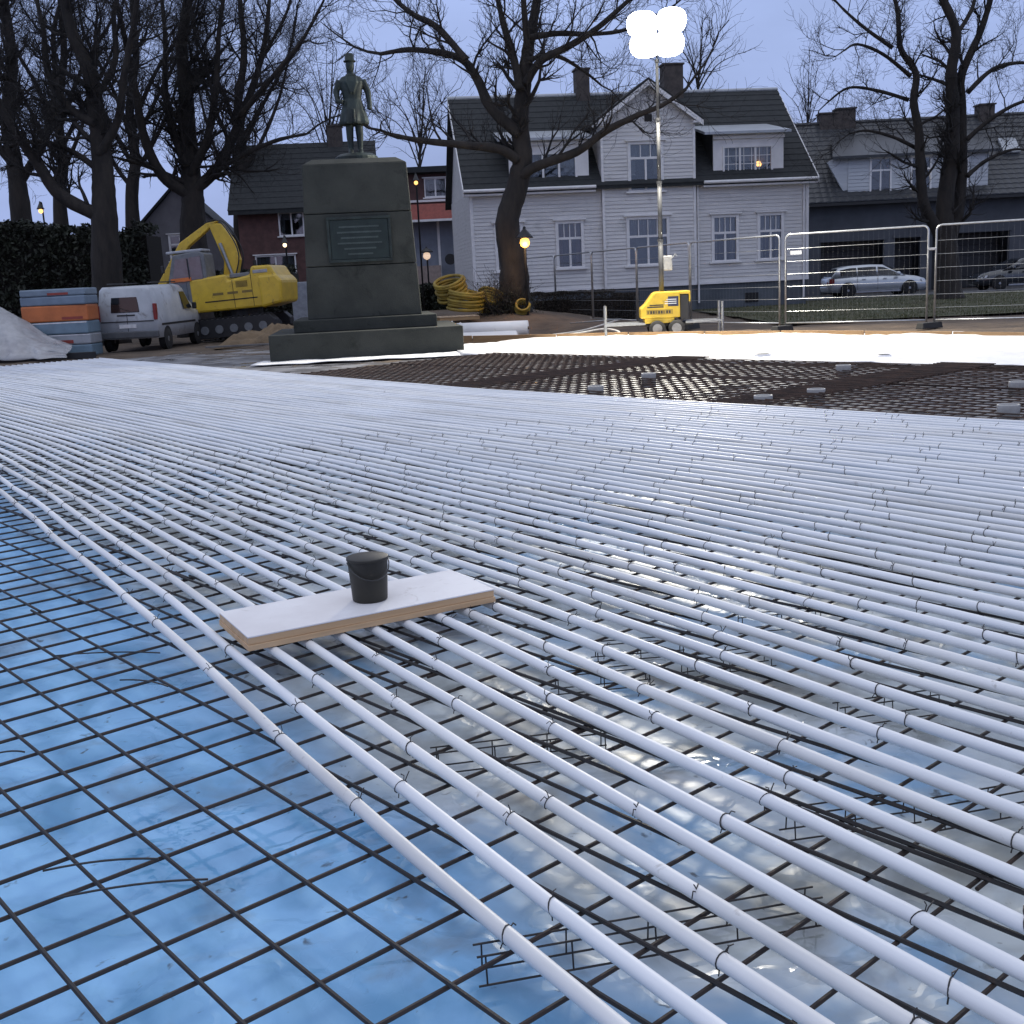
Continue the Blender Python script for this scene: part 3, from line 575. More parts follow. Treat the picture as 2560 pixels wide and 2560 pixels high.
def glass():
    m_ = bpy.data.materials.new('window_pane'); m_.use_nodes = True; t = m_.node_tree; t.nodes.clear(); o = t.nodes.new('ShaderNodeOutputMaterial'); mx = t.nodes.new('ShaderNodeMixShader'); tr = t.nodes.new('ShaderNodeBsdfTransparent'); gl = t.nodes.new('ShaderNodeBsdfGlossy'); gl.inputs['Roughness'].default_value = .03
    tr.inputs[0].default_value = (.75, .8, .82, 1); lw = t.nodes.new('ShaderNodeFresnel'); lw.inputs[0].default_value = 1.6; ad = t.nodes.new('ShaderNodeMath'); ad.operation = 'ADD'; ad.inputs[1].default_value = .05
    t.links.new(lw.outputs[0], ad.inputs[0]); t.links.new(ad.outputs[0], mx.inputs[0]); t.links.new(tr.outputs[0], mx.inputs[1]); t.links.new(gl.outputs[0], mx.inputs[2]); t.links.new(mx.outputs[0], o.inputs[0]); return m_
M_glass = glass()
def window(parent, u0, u1, z0, z1, v, cols, transom, curtain=.3, trim=.12, sill=True, head=True, m_t=None, bars=0, cmat=None):
    """a window facing -v: frame ring, mullions, panes, curtain and a shallow dark room box behind"""
    m_t = m_t or M_trim
    w = MB()
    for (a, b_, c_, d_) in ((u0 - trim, u0, z0, z1), (u1, u1 + trim, z0, z1), (u0 - trim, u1 + trim, z1, z1 + trim), (u0 - trim, u1 + trim, z0 - .06, z0)): w.box(a, b_, v - .06, v + .05, c_, d_)
    f = w.build('window', m_t, parent, bevel=.006)
    if head: MB().box(u0 - trim - .10, u1 + trim + .10, v - .14, v + .02, z1 + trim + .002, z1 + trim + .06).build('header', m_t, f, bevel=.006)
    if sill: MB().box(u0 - trim - .10, u1 + trim + .10, v - .13, v + .02, z0 - .13, z0 - .062).build('sill', m_t, f, bevel=.006)
    zt = z0 + (z1 - z0) * transom if transom else z1
    if transom: MB().box(u0, u1, v - .035, v + .03, zt - .045, zt + .045).build('transom', m_t, f)
    for k in range(1, cols):
        x = u0 + (u1 - u0) * k / cols; MB().box(x - .04, x + .04, v - .03, v + .028, z0, (zt - .045) if transom else z1).build('mullion', m_t, f)
    if transom:
        n = bars or cols
        for k in range(1, n): x = u0 + (u1 - u0) * k / n; MB().box(x - .016, x + .016, v - .028, v + .026, zt + .045, z1).build('glazing_bar', m_t, f)
    for k in range(cols):
        a = u0 + (u1 - u0) * k / cols; b_ = u0 + (u1 - u0) * (k + 1) / cols; MB().box(a + .005, b_ - .005, v + .002, v + .008, z0 + .002, zt - .002).build('pane', M_glass, f)
    if transom: MB().box(u0 + .002, u1 - .002, v + .010, v + .016, zt, z1 - .002).build('pane', M_glass, f)
    rb = MB(); a, b_, c_, d_ = u0 - .02, u1 + .02, z0 - .02, z1 + .02; y0, y1 = v + .055, v + .6
    rb.quad((a,y1,c_),(b_,y1,c_),(b_,y1,d_),(a,y1,d_)); rb.quad((a,y0,c_),(a,y1,c_),(a,y1,d_),(a,y0,d_)); rb.quad((b_,y0,c_),(b_,y0,d_),(b_,y1,d_),(b_,y1,c_)); rb.quad((a,y0,d_),(a,y1,d_),(b_,y1,d_),(b_,y0,d_)); rb.quad((a,y0,c_),(b_,y0,c_),(b_,y1,c_),(a,y1,c_))
    rb.build('room', M_room, f)
    if curtain:
        c = MB(); n = 40
        for s0, s1, zb in (((u0, u1, z1 - (z1 - z0) * curtain),) + (((u0, u0 + (u1-u0)*.2, z0), (u1 - (u1-u0)*.2, u1, z0)) if curtain < .9 else ())):
            k0 = len(c.v)
            for i in range(n + 1):
                x = s0 + (s1 - s0) * i / n; y = v + .16 + .025 * math.sin(i * 1.9) + (.03 if s1 - s0 < (u1 - u0) * .5 else 0); c.v += [(x, y, zb), (x, y, z1 + .01)]
            for i in range(n): c.f.append((k0 + 2*i, k0 + 2*i + 2, k0 + 2*i + 3, k0 + 2*i + 1))
        c.build('curtain', cmat or M_cur, f, True)
    return f
def siding(parent, u0, u1, z0, z1, v, m_, clip=None, holes=(), pitch=.142):
    """lapped boards, one mesh each, cut round the window holes"""
    n = int(round((z1 - z0) / pitch)); p = (z1 - z0) / n
    for k in range(n):
        a, b_ = z0 + k * p, z0 + (k + 1) * p; s0, s1 = (u0, u1) if clip is None else clip((a + b_) / 2)
        if s1 - s0 < .05: continue
        segs = [(s0, s1)]
        for (h0, h1, hz0, hz1) in holes:
            if b_ > hz0 and a < hz1:
                segs = [q for s in segs for q in (((s[0], min(s[1], h0)),) if s[0] < h0 else ()) + (((max(s[0], h1), s[1]),) if s[1] > h1 else ())]
        for s in segs:
            if s[1] - s[0] < .03: continue
            MB().hexa([(s[0], v - .030, a), (s[1], v - .030, a), (s[1], v + .02, a), (s[0], v + .02, a), (s[0], v - .006, b_), (s[1], v - .006, b_), (s[1], v + .02, b_), (s[0], v + .02, b_)]).build('siding_board', m_, parent)
# ------------------------------------------------------------------ white house
hs = thing('white_house', 'white weatherboarded house with dark roof, centre gable and dormers', 'house', (-1.034, 45.0, 0), R_(7.14))
WD, DP, ZE, ZR, ZS = 13.68, 8.4, 5.3, 9.05, 1.12
MB().box(.04, WD - .04, .04, DP - .04, -.4, ZS).build('foundation', M_found, hs, bevel=.02)
MB().box(11.05, 11.6, -.005, .05, .22, .60).build('cellar_window', M_room, hs)
wl = MB().box(.03, WD - .03, .06, DP - .03, ZS + .002, ZE - .02)
wh = [(3.42, 4.32, 1.98, 3.63), (9.76, 10.66, 1.95, 3.61), (11.67, 12.55, 1.95, 3.61), (1.0, 1.9, 1.98, 3.63)]
# inner walls stand behind the boards as four thin panels so that the windows stay open
pan = MB()
def wall_panels(mb, u0, u1, z0, z1, v0, v1, holes):
    xs = sorted({u0, u1, *[h[0] for h in holes], *[h[1] for h in holes]}); zs = sorted({z0, z1, *[h[2] for h in holes], *[h[3] for h in holes]})
    for i in range(len(xs) - 1):
        for j in range(len(zs) - 1):
            cx, cz = (xs[i] + xs[i+1]) / 2, (zs[j] + zs[j+1]) / 2
            if not any(h[0] < cx < h[1] and h[2] < cz < h[3] for h in holes): mb.box(xs[i], xs[i+1], v0, v1, zs[j], zs[j+1])
wall_panels(pan, .03, 5.2, ZS, ZE - .03, .021, .10, wh); wall_panels(pan, 8.95, WD - .03, ZS, ZE - .03, .021, .10, wh)
pan.build('inner_wall', M_wsid, hs)
siding(hs, .06, 5.19, ZS, ZE - .06, 0, M_wsid, holes=wh); siding(hs, 8.96, WD - .06, ZS, ZE - .06, 0, M_wsid, holes=wh)
for u in (0, WD - .06): MB().box(u - .03, u + .09, -.05, .09, ZS - .03, ZE).build('corner_board', M_trim, hs, bevel=.006)
MB().box(-.03, WD + .03, -.07, .0, ZS - .10, ZS - .002).build('drip_board', M_trim, hs, bevel=.006)
window(hs, 3.42, 4.32, 1.98, 3.63, 0, 2, .66, .34, cmat=mat('pink_curtain', (.42, .26, .22), .9, (.26, .16, .14), 3, stretch=(12, 1, .3)), bars=4); window(hs, 9.76, 10.66, 1.95, 3.61, 0, 2, .64, .36, bars=4); window(hs, 11.67, 12.55, 1.95, 3.61, 0, 2, .64, .36, bars=4); window(hs, 1.0, 1.9, 1.98, 3.63, 0, 2, .66, .34)
# gable ends
for u, nm in ((.0, 'gable_wall'), (WD - .03, 'gable_wall')):
    MB().prism([(.1, ZS), (DP - .05, ZS), (DP - .05, ZE), (DP / 2, ZR - .12), (.1, ZE)], 'x', u, u + .03).build(nm, M_wsid, hs)
for k in range(28):
    z = ZS + k * .142; MB().box(-.028, -.002, .1, DP - .05, z, z + .136).build('siding_board', M_wsid, hs)
MB().box(.03, WD - .03, DP - .08, DP - .05, ZS, ZE).build('back_wall', M_wsid, hs)
# bay with the centre gable
BV = -.16; bw = [(6.24, 7.75, 1.95, 3.66), (6.36, 7.56, 4.80, 6.50)]; U0_, U1_, UC, ZB_, ZP = 5.20, 8.95, 7.08, 7.42, 8.72
siding(hs, U0_ + .05, U1_ - .05, ZS, ZB_, BV, M_wsid, holes=bw)
siding(hs, U0_, U1_, ZB_, ZP - .02, BV, M_wsid, clip=lambda z: (U0_ + (z - ZB_) / (ZP - ZB_) * (UC - U0_), U1_ - (z - ZB_) / (ZP - ZB_) * (U1_ - UC)))
pan = MB(); wall_panels(pan, U0_, U1_, ZS, ZB_, BV + .021, BV + .10, bw); pan.prism([(U0_, ZB_), (U1_, ZB_), (UC, ZP)], 'y', BV + .021, BV + .1)
pan.box(U0_, U0_ + .03, BV + .1, 2.2, ZS, ZB_); pan.box(U1_ - .03, U1_, BV + .1, 2.2, ZS, ZB_); pan.build('bay_wall', M_wsid, hs)
for u in (U0_ - .02, U1_ - .08): MB().box(u, u + .10, BV - .05, BV + .02, ZS, ZB_).build('corner_board', M_trim, hs, bevel=.006)
MB().box(U0_, U1_, BV - .06, BV + .02, ZS - .10, ZS - .001).build('drip_board', M_trim, hs); MB().box(U0_ + .03, U1_ - .03, BV + .03, .04, -.4, ZS - .1).build('bay_foundation', M_found, hs)
window(hs, 6.24, 7.75, 1.95, 3.66, BV, 2, .62, .36, bars=4); window(hs, 6.36, 7.56, 4.80, 6.50, BV, 2, .70, .25, bars=3)
MB().box(6.95, 7.25, BV - .045, BV - .005, 7.35, 7.62).build('vent_window', M_room, hs)
for s in (-1, 1):
    e0 = UC + s * (U1_ - UC + .28); n = Vector((.70 * s, 0, .72)).normalized() * .09
    P = [(UC, ZP + .12), (e0, ZB_ - .12)]
    for nm, m_, y0, y1, th in (('gable_roof', M_slate, BV - .28, 3.9, .10), ('barge_board', M_trim, BV - .33, BV - .285, -.20)):
        q = [(P[0][0], P[0][1]), (P[1][0], P[1][1]), (P[1][0], P[1][1] + th), (P[0][0], P[0][1] + th)]; MB().prism(q, 'y', y0, y1).build(nm, m_, hs)
    MB().box(min(e0, e0 - s * .38), max(e0, e0 - s * .38), BV - .30, BV + .3, ZB_ - .20, ZB_ - .12).build('eave_return', M_trim, hs)
# main roof: overlapping shingle courses, front and back slope
SL = (ZR - ZE) / (DP / 2 + .0); OV = .35
def course(z0, z1, v0, v1, u0, u1, m_, parent, nm='shingle_course', th=.035): MB().hexa([(u0, v0, z0), (u1, v0, z0), (u1, v1, z1), (u0, v1, z1), (u0, v0, z0 + th), (u1, v0, z0 + th), (u1, v1, z1 + .006), (u0, v1, z1 + .006)]).build(nm, m_, parent)
NC = 16
rf = MB().prism([(-OV, ZE - OV * SL), (DP / 2, ZR - .02), (DP + OV, ZE - OV * SL), (DP + OV, ZE - OV * SL - .12), (DP / 2, ZR - .16), (-OV, ZE - OV * SL - .12)], 'x', -.28, WD + .28).build('roof', M_slate, hs)
for k in range(NC):
    a, b_ = k / NC, (k + 1.12) / NC; f = lambda t: (-OV - .02 + (DP / 2 + OV) * t, ZE - OV * SL + (ZR - ZE + OV * SL) * t)
    (v0, z0), (v1, z1) = f(a), f(min(b_, 1.0)); course(z0, z1, v0, v1, -.30, WD + .30, M_slate, rf)
MB().tube([(-.30, DP / 2, ZR + .01), (WD + .30, DP / 2, ZR + .01)], .09, 10).build('ridge_cap', M_zinc, rf)
for s in (-.31, WD + .28): MB().prism([(-OV - .04, ZE - OV * SL - .16), (DP / 2, ZR - .20), (DP / 2, ZR + .03), (-OV - .04, ZE - OV * SL + .06)], 'x', s, s + .035).build('barge_board', M_trim, rf)
for (a, b_) in ((-.28, U0_ - .3), (U1_ + .3, WD + .28)):
    MB().tube([(a, -OV - .07, ZE - OV * SL - .02), (b_, -OV - .07, ZE - OV * SL - .02)], .065, 10).build('gutter', M_trim, rf); MB().box(a, b_, -OV + .02, -.0, ZE - OV * SL - .20, ZE - OV * SL - .13).build('soffit', M_trim, rf)
for (u, z) in ((U1_ + .12, ZE - .3), (WD - .2, ZE - .3)): MB().tube([(u, -.10, z), (u, -.10, .3)], .04, 8).build('downpipe', M_trim, hs)
for (u, w, zt) in ((9.3, .42, 10.12), (5.4, .28, 10.02)):
    c = MB().box(u - w, u + w, DP / 2 - .35, DP / 2 + .35, 8.6, zt).build('chimney', M_chim, rf, bevel=.01); MB().box(u - w - .05, u + w + .05, DP / 2 - .40, DP / 2 + .40, zt + .001, zt + .07).build('chimney_cap', M_chim, c)
# shed dormers
def dormer(u0, u1, w0, w1):
    zf, zt = 5.22, 6.88; vf = .12; vb = (7.42 - ZE) / SL
    d = MB(); wall_panels(d, u0, u1, zf - .15, zt, vf, vf + .08, [(w0, w1, 5.36, 6.28)]); dd = d.build('dormer', M_trim, hs)
    for u in (u0, u1 - .04): MB().prism([(vf + .08, zf - .15), (vf + .08, zt), (vb, 7.40), (vb, ZE + SL * vb - .15)], 'x', u, u + .04).build('cheek', M_slate if u == u0 else M_wsid, dd)
    MB().hexa([(u0 - .45, vf - .35, zt - .10), (u1 + .2, vf - .35, zt - .10), (u1 + .1, vb + .1, 7.36), (u0 - .3, vb + .1, 7.36), (u0 - .45, vf - .35, zt + .0), (u1 + .2, vf - .35, zt + .0), (u1 + .1, vb + .1, 7.46), (u0 - .3, vb + .1, 7.46)]).build('dormer_roof', M_zinc, dd)
    MB().box(u0 - .02, u1 + .02, vf - .10, vf - .001, zt - .26, zt - .14).build('frieze', M_trim, dd)
    f = MB()
    return window(hs, w0, w1, 5.36, 6.28, vf, 3, 0, .55, trim=.08, head=False)
dr = dormer(9.80, 12.70, 10.25, 12.17); dl = dormer(1.6, 4.75, 2.3, 4.2)
for k in range(6): x = 10.25 + 1.92 * (k + .5) / 6 * 1; MB().box(x - .012, x + .012, .095, .118, 5.36, 6.28).build('glazing_bar', M_trim, dr)
for z in (5.66, 5.97): MB().box(10.25, 12.17, .094, .117, z - .012, z + .012).build('glazing_bar', M_trim, dr)
lp = thing('window_lamp', 'small warm lamp glowing behind the dormer window of the white house', 'lamp', tuple(hs.matrix_basis @ Vector((11.72, .30, 5.55))))
MB().lathe([(.10, .0), (.13, .1), (.06, .2)], 12).build('shade', M_warm, lp, True); MB().tube([(0, 0, -.2), (0, 0, 0)], .015, 6).build('stem', M_blk, lp)

# ------------------------------------------------------------------ dark house with garages, right
M_plast = mat('dark_plaster', (.075, .082, .095), .85, (.055, .06, .07), .9, .003, 30); M_tile = mat('black_tile', (.040, .042, .046), .45, (.026, .028, .031), 4)
gh = thing('garage_house', 'dark rendered house with tiled roof, white dormer and garage openings', 'house', (15.2, 60.0, 0), R_(-1.0))
op = [(1.6, 4.9, -.2, 2.70), (5.45, 6.8, -.2, 2.75), (7.4, 11.4, -.2, 2.85)]
pan = MB(); wall_panels(pan, 0, 18, -.3, 4.9, 0, .25, op); pan.build('front_wall', M_plast, gh)
for k, (a, b_, c_, d_) in enumerate(op):
    f = MB().box(a + .01, b_ - .01, 1.2, 1.26, -.25, d_ - .01).build('garage_door', mat('garage_dark', (.012, .012, .014), .6), gh)
    for j in range(5): MB().box(a + .05, b_ - .05, 1.17, 1.199, .05 + j * .55, .05 + j * .55 + .5).build('door_panel', mat('garage_panel', (.016, .016, .018), .55), f, bevel=.01)
    MB().box(a - .1, b_ + .1, -.05, .0, d_, d_ + .16).build('lintel', M_plast, gh)
MB().box(0, .25, .25, 8, -.3, 4.9).build('side_wall', M_plast, gh); MB().box(17.75, 18, .25, 8, -.3, 4.9).build('side_wall', M_plast, gh); MB().box(0, 18, 8, 8.2, -.3, 4.9).build('back_wall', M_plast, gh)
rf2 = MB().prism([(-.4, 4.62), (4.1, 9.05), (8.6, 4.62), (8.6, 4.5), (4.1, 8.9), (-.4, 4.5)], 'x', -.3, 18.3).build('roof', M_tile, gh)
NT = 17; wave = 150
for k in range(NT):
    a, b_ = k / NT, min(1.0, (k + 1.15) / NT); P = lambda t: (-.42 + 4.5 * t, 4.66 + 4.40 * t); (v0, z0), (v1, z1) = P(a), P(b_)
    b = MB(); n = 190
    for i in range(n + 1):
        u = -.32 + 18.6 * i / n; h = .03 * abs(math.sin(i * math.pi / 4)); b.v += [(u, v0, z0 + .015), (u, v0, z0 + .055 + h), (u, v1, z1 + .012 + h * .6)]
    for i in range(n): q = 3 * i; b.f += [(q, q + 3, q + 4, q + 1), (q + 1, q + 4, q + 5, q + 2)]
    b.build('tile_course', M_tile, rf2)
MB().tube([(-.3, 4.1, 9.08), (18.3, 4.1, 9.08)], .12, 8).build('ridge_cap', M_tile, rf2); MB().box(-.3, 18.3, -.55, -.40, 4.50, 4.64).build('gutter', M_blk, rf2)
for (u, w, zt) in ((2.95, .45, 9.55), (3.9, .5, 9.75), (11.5, .4, 9.6)): c = MB().box(u - w, u + w, 3.7, 4.5, 8.4, zt).build('chimney', M_chim, rf2); MB().box(u - w - .06, u + w + .06, 3.64, 4.56, zt + .001, zt + .08).build('chimney_cap', M_chim, c)
M_gsid = mat('grey_white_boards', (.50, .52, .54), .6, (.42, .44, .46), 1.2, stretch=(.5, 3, 6))
dw = [(4.2, 5.15, 5.12, 6.75), (6.3, 7.2, 5.12, 6.72), (8.2, 9.1, 5.12, 6.7)]
pan = MB(); wall_panels(pan, 3.0, 10.2, 4.75, 6.9, .12, .2, dw); dm = pan.build('dormer_wall', M_gsid, gh)
siding(gh, 3.0, 10.2, 4.9, 6.9, .11, M_gsid, holes=dw, pitch=.18)
for u in (3.0, 10.16): MB().prism([(.2, 4.75), (.2, 6.9), (2.6, 7.6), (2.6, 6.9)], 'x', u, u + .04).build('cheek', M_gsid, dm)
MB().hexa([(2.1, -.25, 6.82), (10.7, -.25, 6.82), (10.5, 3.2, 8.1), (3.0, 3.2, 8.1), (2.1, -.25, 6.96), (10.7, -.25, 6.96), (10.5, 3.2, 8.24), (3.0, 3.2, 8.24)]).build('dormer_roof', M_tile, dm)
MB().hexa([(1.95, .15, 6.72), (3.02, .15, 4.8), (3.02, .3, 4.8), (1.95, .3, 6.72), (2.3, .12, 6.9), (3.02, .12, 6.9), (3.02, .3, 6.9), (2.3, .3, 6.9)]).build('flared_cheek', M_gsid, dm)
for q in dw: window(gh, q[0], q[1], q[2], q[3], .11, 2, .66, .0, trim=.10)
sk = MB().hexa([(11.6, 1.7, 6.85), (12.5, 1.7, 6.85), (12.5, 2.5, 7.63), (11.6, 2.5, 7.63), (11.6, 1.62, 6.93), (12.5, 1.62, 6.93), (12.5, 2.42, 7.71), (11.6, 2.42, 7.71)]).build('skylight', M_zinc, rf2)
wl = thing('wall_lamp', 'small white wall lamp under the dormer window of the dark house', 'lamp', tuple(gh.matrix_basis @ Vector((6.8, .0, 5.9))))  # glowing bulb added for a lamp's reflection on the dormer pane
MB().box(-.05, .05, -.06, .10, -.05, .05).build('bracket', M_blk, wl); MB().lathe([(.04, -.05), (.09, 0), (.05, .07)], 12, (0, -.12, 0)).build('bulb', mat('lamp_white', (1, .9, .8), .5, emit=(1, .9, .78), estr=8), wl, True)

# ------------------------------------------------------------------ buildings in the background left
M_brick = mat('red_brick', (.115, .058, .052), .9, (.075, .04, .036), 3, .004, 60)
bh = thing('brick_house', 'dull red brick house with dark pitched roof behind the monument', 'house', (-15.2, 61.5, 0), R_(4))
bo_ = [(2.2, 4.2, 1.2, 3.4), (5.2, 6.6, 1.2, 3.4), (3.6, 4.8, 4.5, 5.6)]
pan = MB(); wall_panels(pan, 1.4, 8.4, -.3, 6.0, 0, .25, bo_); pan.box(1.4, 1.6, .25, 8, -.3, 6.0); pan.box(8.2, 8.4, .25, 8, -.3, 6.0); pan.build('wall', M_brick, bh)
for q in bo_: window(bh, *q, .02, 2, 0, .3, trim=.08)
r = MB().prism([(-.5, 5.8), (4.0, 9.6), (8.5, 5.8), (8.5, 5.6), (4.0, 9.4), (-.5, 5.6)], 'x', 1.0, 8.8).build('roof', M_slate, bh); c = MB().box(6.2, 7.0, 3.6, 4.4, 9, 10.4).build('chimney', M_chim, r); MB().box(6.15, 7.05, 3.55, 4.45, 10.401, 10.5).build('chimney_cap', M_chim, c)
for k in range(12):
    a, b_ = k / 12, min(1, (k + 1.1) / 12); course(5.82 + 3.8 * a, 5.82 + 3.8 * b_, -.52 + 4.5 * a, -.52 + 4.5 * b_, .98, 8.82, M_slate, r)
M_pale = mat('pale_plaster', (.17, .165, .175), .85, (.13, .125, .13), 1)
ph = thing('pale_gable_house', 'pale plastered gable end half hidden behind the dark trees', 'house', (-18.2, 66.0, 0), R_(6))
MB().prism([(-2.6, -.3), (2.6, -.3), (2.6, 5.0), (0, 7.6), (-2.6, 5.0)], 'y', 0, 7).build('wall', M_pale, ph)
for s in (-1, 1): MB().prism([(0, 7.62), (s * 2.95, 4.72), (s * 2.95, 4.88), (0, 7.8)], 'y', -.3, 7.3).build('roof', M_slate, ph)
window(ph, -.5, .5, 3.6, 4.9, -.06, 2, .66, .3)
sh = thing('shop_building', 'shop building with red panel and brick upper floor left of the white house', 'building', (-9.2, 64.0, 0), R_(2))
sw = [(5.3, 6.4, 6.3, 7.2), (6.9, 7.6, 6.3, 7.2)]
pan = MB(); wall_panels(pan, 0, 9.0, 5.8, 7.5, 0, .2, sw); pan.build('upper_wall', M_brick, sh)
for q in sw: window(sh, *q, .02, 2, 0, .3, trim=.06)
MB().box(-.3, 9.3, -.5, 6, 7.55, 7.85).build('flat_roof', M_slate, sh); MB().box(0, 9, -.1, 0, 6.0, 6.12).build('string_course', M_trim, sh)
MB().hexa([(4.2, -1.1, 5.0), (9.0, -1.1, 5.0), (9.0, 0, 5.0), (4.2, 0, 5.0), (4.4, -.7, 5.85), (9.0, -.7, 5.85), (9.0, 0, 5.85), (4.4, 0, 5.85)]).build('red_canopy', mat('red_panel', (.30, .065, .045), .6), sh)
MB().box(4.1, 9.0, -1.14, -1.105, 4.9, 5.02).build('canopy_edge', M_trim, sh); MB().hexa([(3.4, -1.1, 5.0), (4.195, -1.1, 5.0), (4.195, 0, 5.0), (3.4, 0, 5.0), (3.4, -.7, 5.85), (4.395, -.7, 5.85), (4.395, 0, 5.85), (3.4, 0, 5.85)]).build('white_canopy', M_pale, sh)
MB().box(0, 9, .05, .2, -.3, 5.0).build('shopfront', mat('shopfront_blue', (.22, .25, .30), .5, (.16, .18, .22), 1.2), sh)
for k in range(5): MB().box(1.0 + k * 1.6, 1.14 + k * 1.6, -.02, .05, -.3, 5.0).build('pilaster', M_trim, sh)
MB().box(4.0, 5.9, -.9, .05, -.3, 2.55).build('porch', mat('porch_pink', (.34, .27, .24), .8), sh)
for (u, z) in ((6.45, 2.85), (7.1, 3.7)):
    MB().lathe([(.30, 0), (.30, .06), (.26, .08)], 20, (u, -.62, z), axis='y').build('round_sign', M_blk, sh); MB().box(u - .02, u + .02, -.56, .06, z - .02, z + .02).build('sign_bracket', M_blk, sh)

# ------------------------------------------------------------------ small lit lamps
def lamp(name, p, label, r=.10, est=25, pole=None, col=(1, .48, .14), watt=0):
    t = thing(name, label, 'lamp', (p.x, p.y, 0)); mm = mat(name + '_glow%d_%d' % (est, int(col[1] * 100)), col, .5, emit=col, estr=est * .09)
    MB().tube([(.0, .25, -.2), (.0, .25, p.z + .3), (0, .2, p.z + .42), (0, 0, p.z + .44)], .045, 8).build('pole', M_blk, t, True)
    MB().lathe([(r * 1.8, p.z + r * .9), (r * 1.5, p.z + r * 1.3), (.03, p.z + .42)], 14).build('hood', M_blk, t, True)
    MB().lathe([(.02, p.z - r), (r * .8, p.z - r * .6), (r, p.z), (r * .8, p.z + r * .7), (.02, p.z + r)], 14).build('bulb', mm, t, True)
    if watt:
        ld = bpy.data.lights.new('bulb_light', 'POINT'); ld.energy = watt; ld.color = (1, .6, .28); ld.shadow_soft_size = r; lo = bpy.data.objects.new('bulb_light', ld); C.objects.link(lo); lo.parent = t; lo.location = (0, -.25, p.z - .12)
    return t
lamp('street_lamp', at(1312, 607, 34.6), 'amber street lamp glowing beside the central tree trunk', .15, 40, col=(1, .46, .08), watt=70)
lamp('street_lamp', at(1040, 457, 58), 'small amber lamp glowing high before the shop building', .10, 25)
lamp('street_lamp', at(712, 613, 57), 'small warm lamp glowing left of the monument', .10, 30, col=(1, .75, .45))
lamp('street_lamp', at(102, 528, 58), 'small amber lamp glowing above the dark hedge', .11, 30)
lamp('porch_lamp', at(1067, 640, 60), 'pale warm lamp glowing by the shop porch', .20, 8, col=(1, .72, .52))

# ------------------------------------------------------------------ bare trees
M_bark = mat('bark', (.034, .028, .023), .95, (.014, .012, .011), 3.2, .02, 14, detail=8, stretch=(1, 1, .35)); M_twig = mat('twig', (.024, .021, .019), .9, (.014, .012, .011), 3)
def grow(b, p, d, L, r, lev, maxlev, counts, wob=.22, up=.10, lens=.52):
    n = 5 if lev < 2 else (4 if lev < 3 else 3); pts = [p.copy()]; dirs = [d.copy()]
    for i in range(n):
        d = (d + Vector(rng.normal(0, wob, 3)) + Vector((0, 0, up))).normalized(); p = p + d * (L / n); pts.append(p.copy()); dirs.append(d.copy())
    b.tube(pts, [max(.0045, r * (1 - .75 * i / n)) for i in range(n + 1)], 5 if lev < 2 else 3, cap=False)
    if lev >= maxlev: return
    for k in range(counts[lev]):
        i = rng.integers(1, n + 1); t = dirs[i]; s = Vector(rng.normal(0, 1, 3)); s = (s - t * s.dot(t)); s = s.normalized() if s.length > 1e-4 else Vector((1, 0, 0))
        ang = rng.uniform(.45, 1.05); nd = (t * math.cos(ang) + s * math.sin(ang)).normalized()
        grow(b, pts[i].copy(), nd, L * lens * rng.uniform(.7, 1.25), max(.005, r * (1 - .75 * i / n) * .6), lev + 1, maxlev, counts, wob, up, lens)
def tree(name, label, base, paths, counts=(7, 6, 5), spacing=.8, start=.35, L0=1.9, group=None, depth_sp=.25, ends=True, maxlev=2, zlow=1.8):
    """paths: list of (points, r0, r1, depth drift); the first is the trunk, the others are limbs"""
    t = thing(name, label, 'tree', tuple(base), 0, group); B = Vector(base); tw_ = MB()
    for i, (pts, r0, r1, drift) in enumerate(paths):
        P = curve([Vector(p) - B + Vector((0, drift * k / max(1, len(pts) - 1), 0)) for k, p in enumerate(pts)], 6)
        rad = [r0 + (r1 - r0) * (k / (len(P) - 1)) for k in range(len(P))]
        if i == 0: rad = [q * (1 + .55 * math.exp(-k / 3.0)) for k, q in enumerate(rad)]
        rad = [q * (1 + .13 * fbm(k * .7, i * 3.1)) for k, q in enumerate(rad)]
        MB().tube(P, rad, 12).build('trunk' if i == 0 else 'limb', M_bark, t, True)
        acc = 0
        for k in range(1, len(P)):
            seg = (P[k] - P[k-1]); acc += seg.length
            if acc > spacing and (i > 0 or k > start * len(P)) and P[k].z > zlow:
                acc = 0; d = seg.normalized(); s = Vector(rng.normal(0, 1, 3)); s = (s - d * s.dot(d)).normalized(); nd = (d * .55 + s * .85 + Vector((0, 0, .15))).normalized()
                grow(tw_, P[k].copy(), nd, L0 * rng.uniform(.6, 1.25), max(.02, rad[k] * .38), 0, maxlev, counts)
        if ends: grow(tw_, P[-1].copy(), (P[-1] - P[-2]).normalized(), L0 * 1.3, max(.025, r1 * .9), 0, maxlev, counts)
    me = bpy.data.meshes.new('crown'); me.from_pydata(tw_.v, [], tw_.f); me.materials.append(M_twig); link('crown', me, t); return t
def px(L, Y): return [at(x, y, Y) for x, y in L]
Y = 36.0
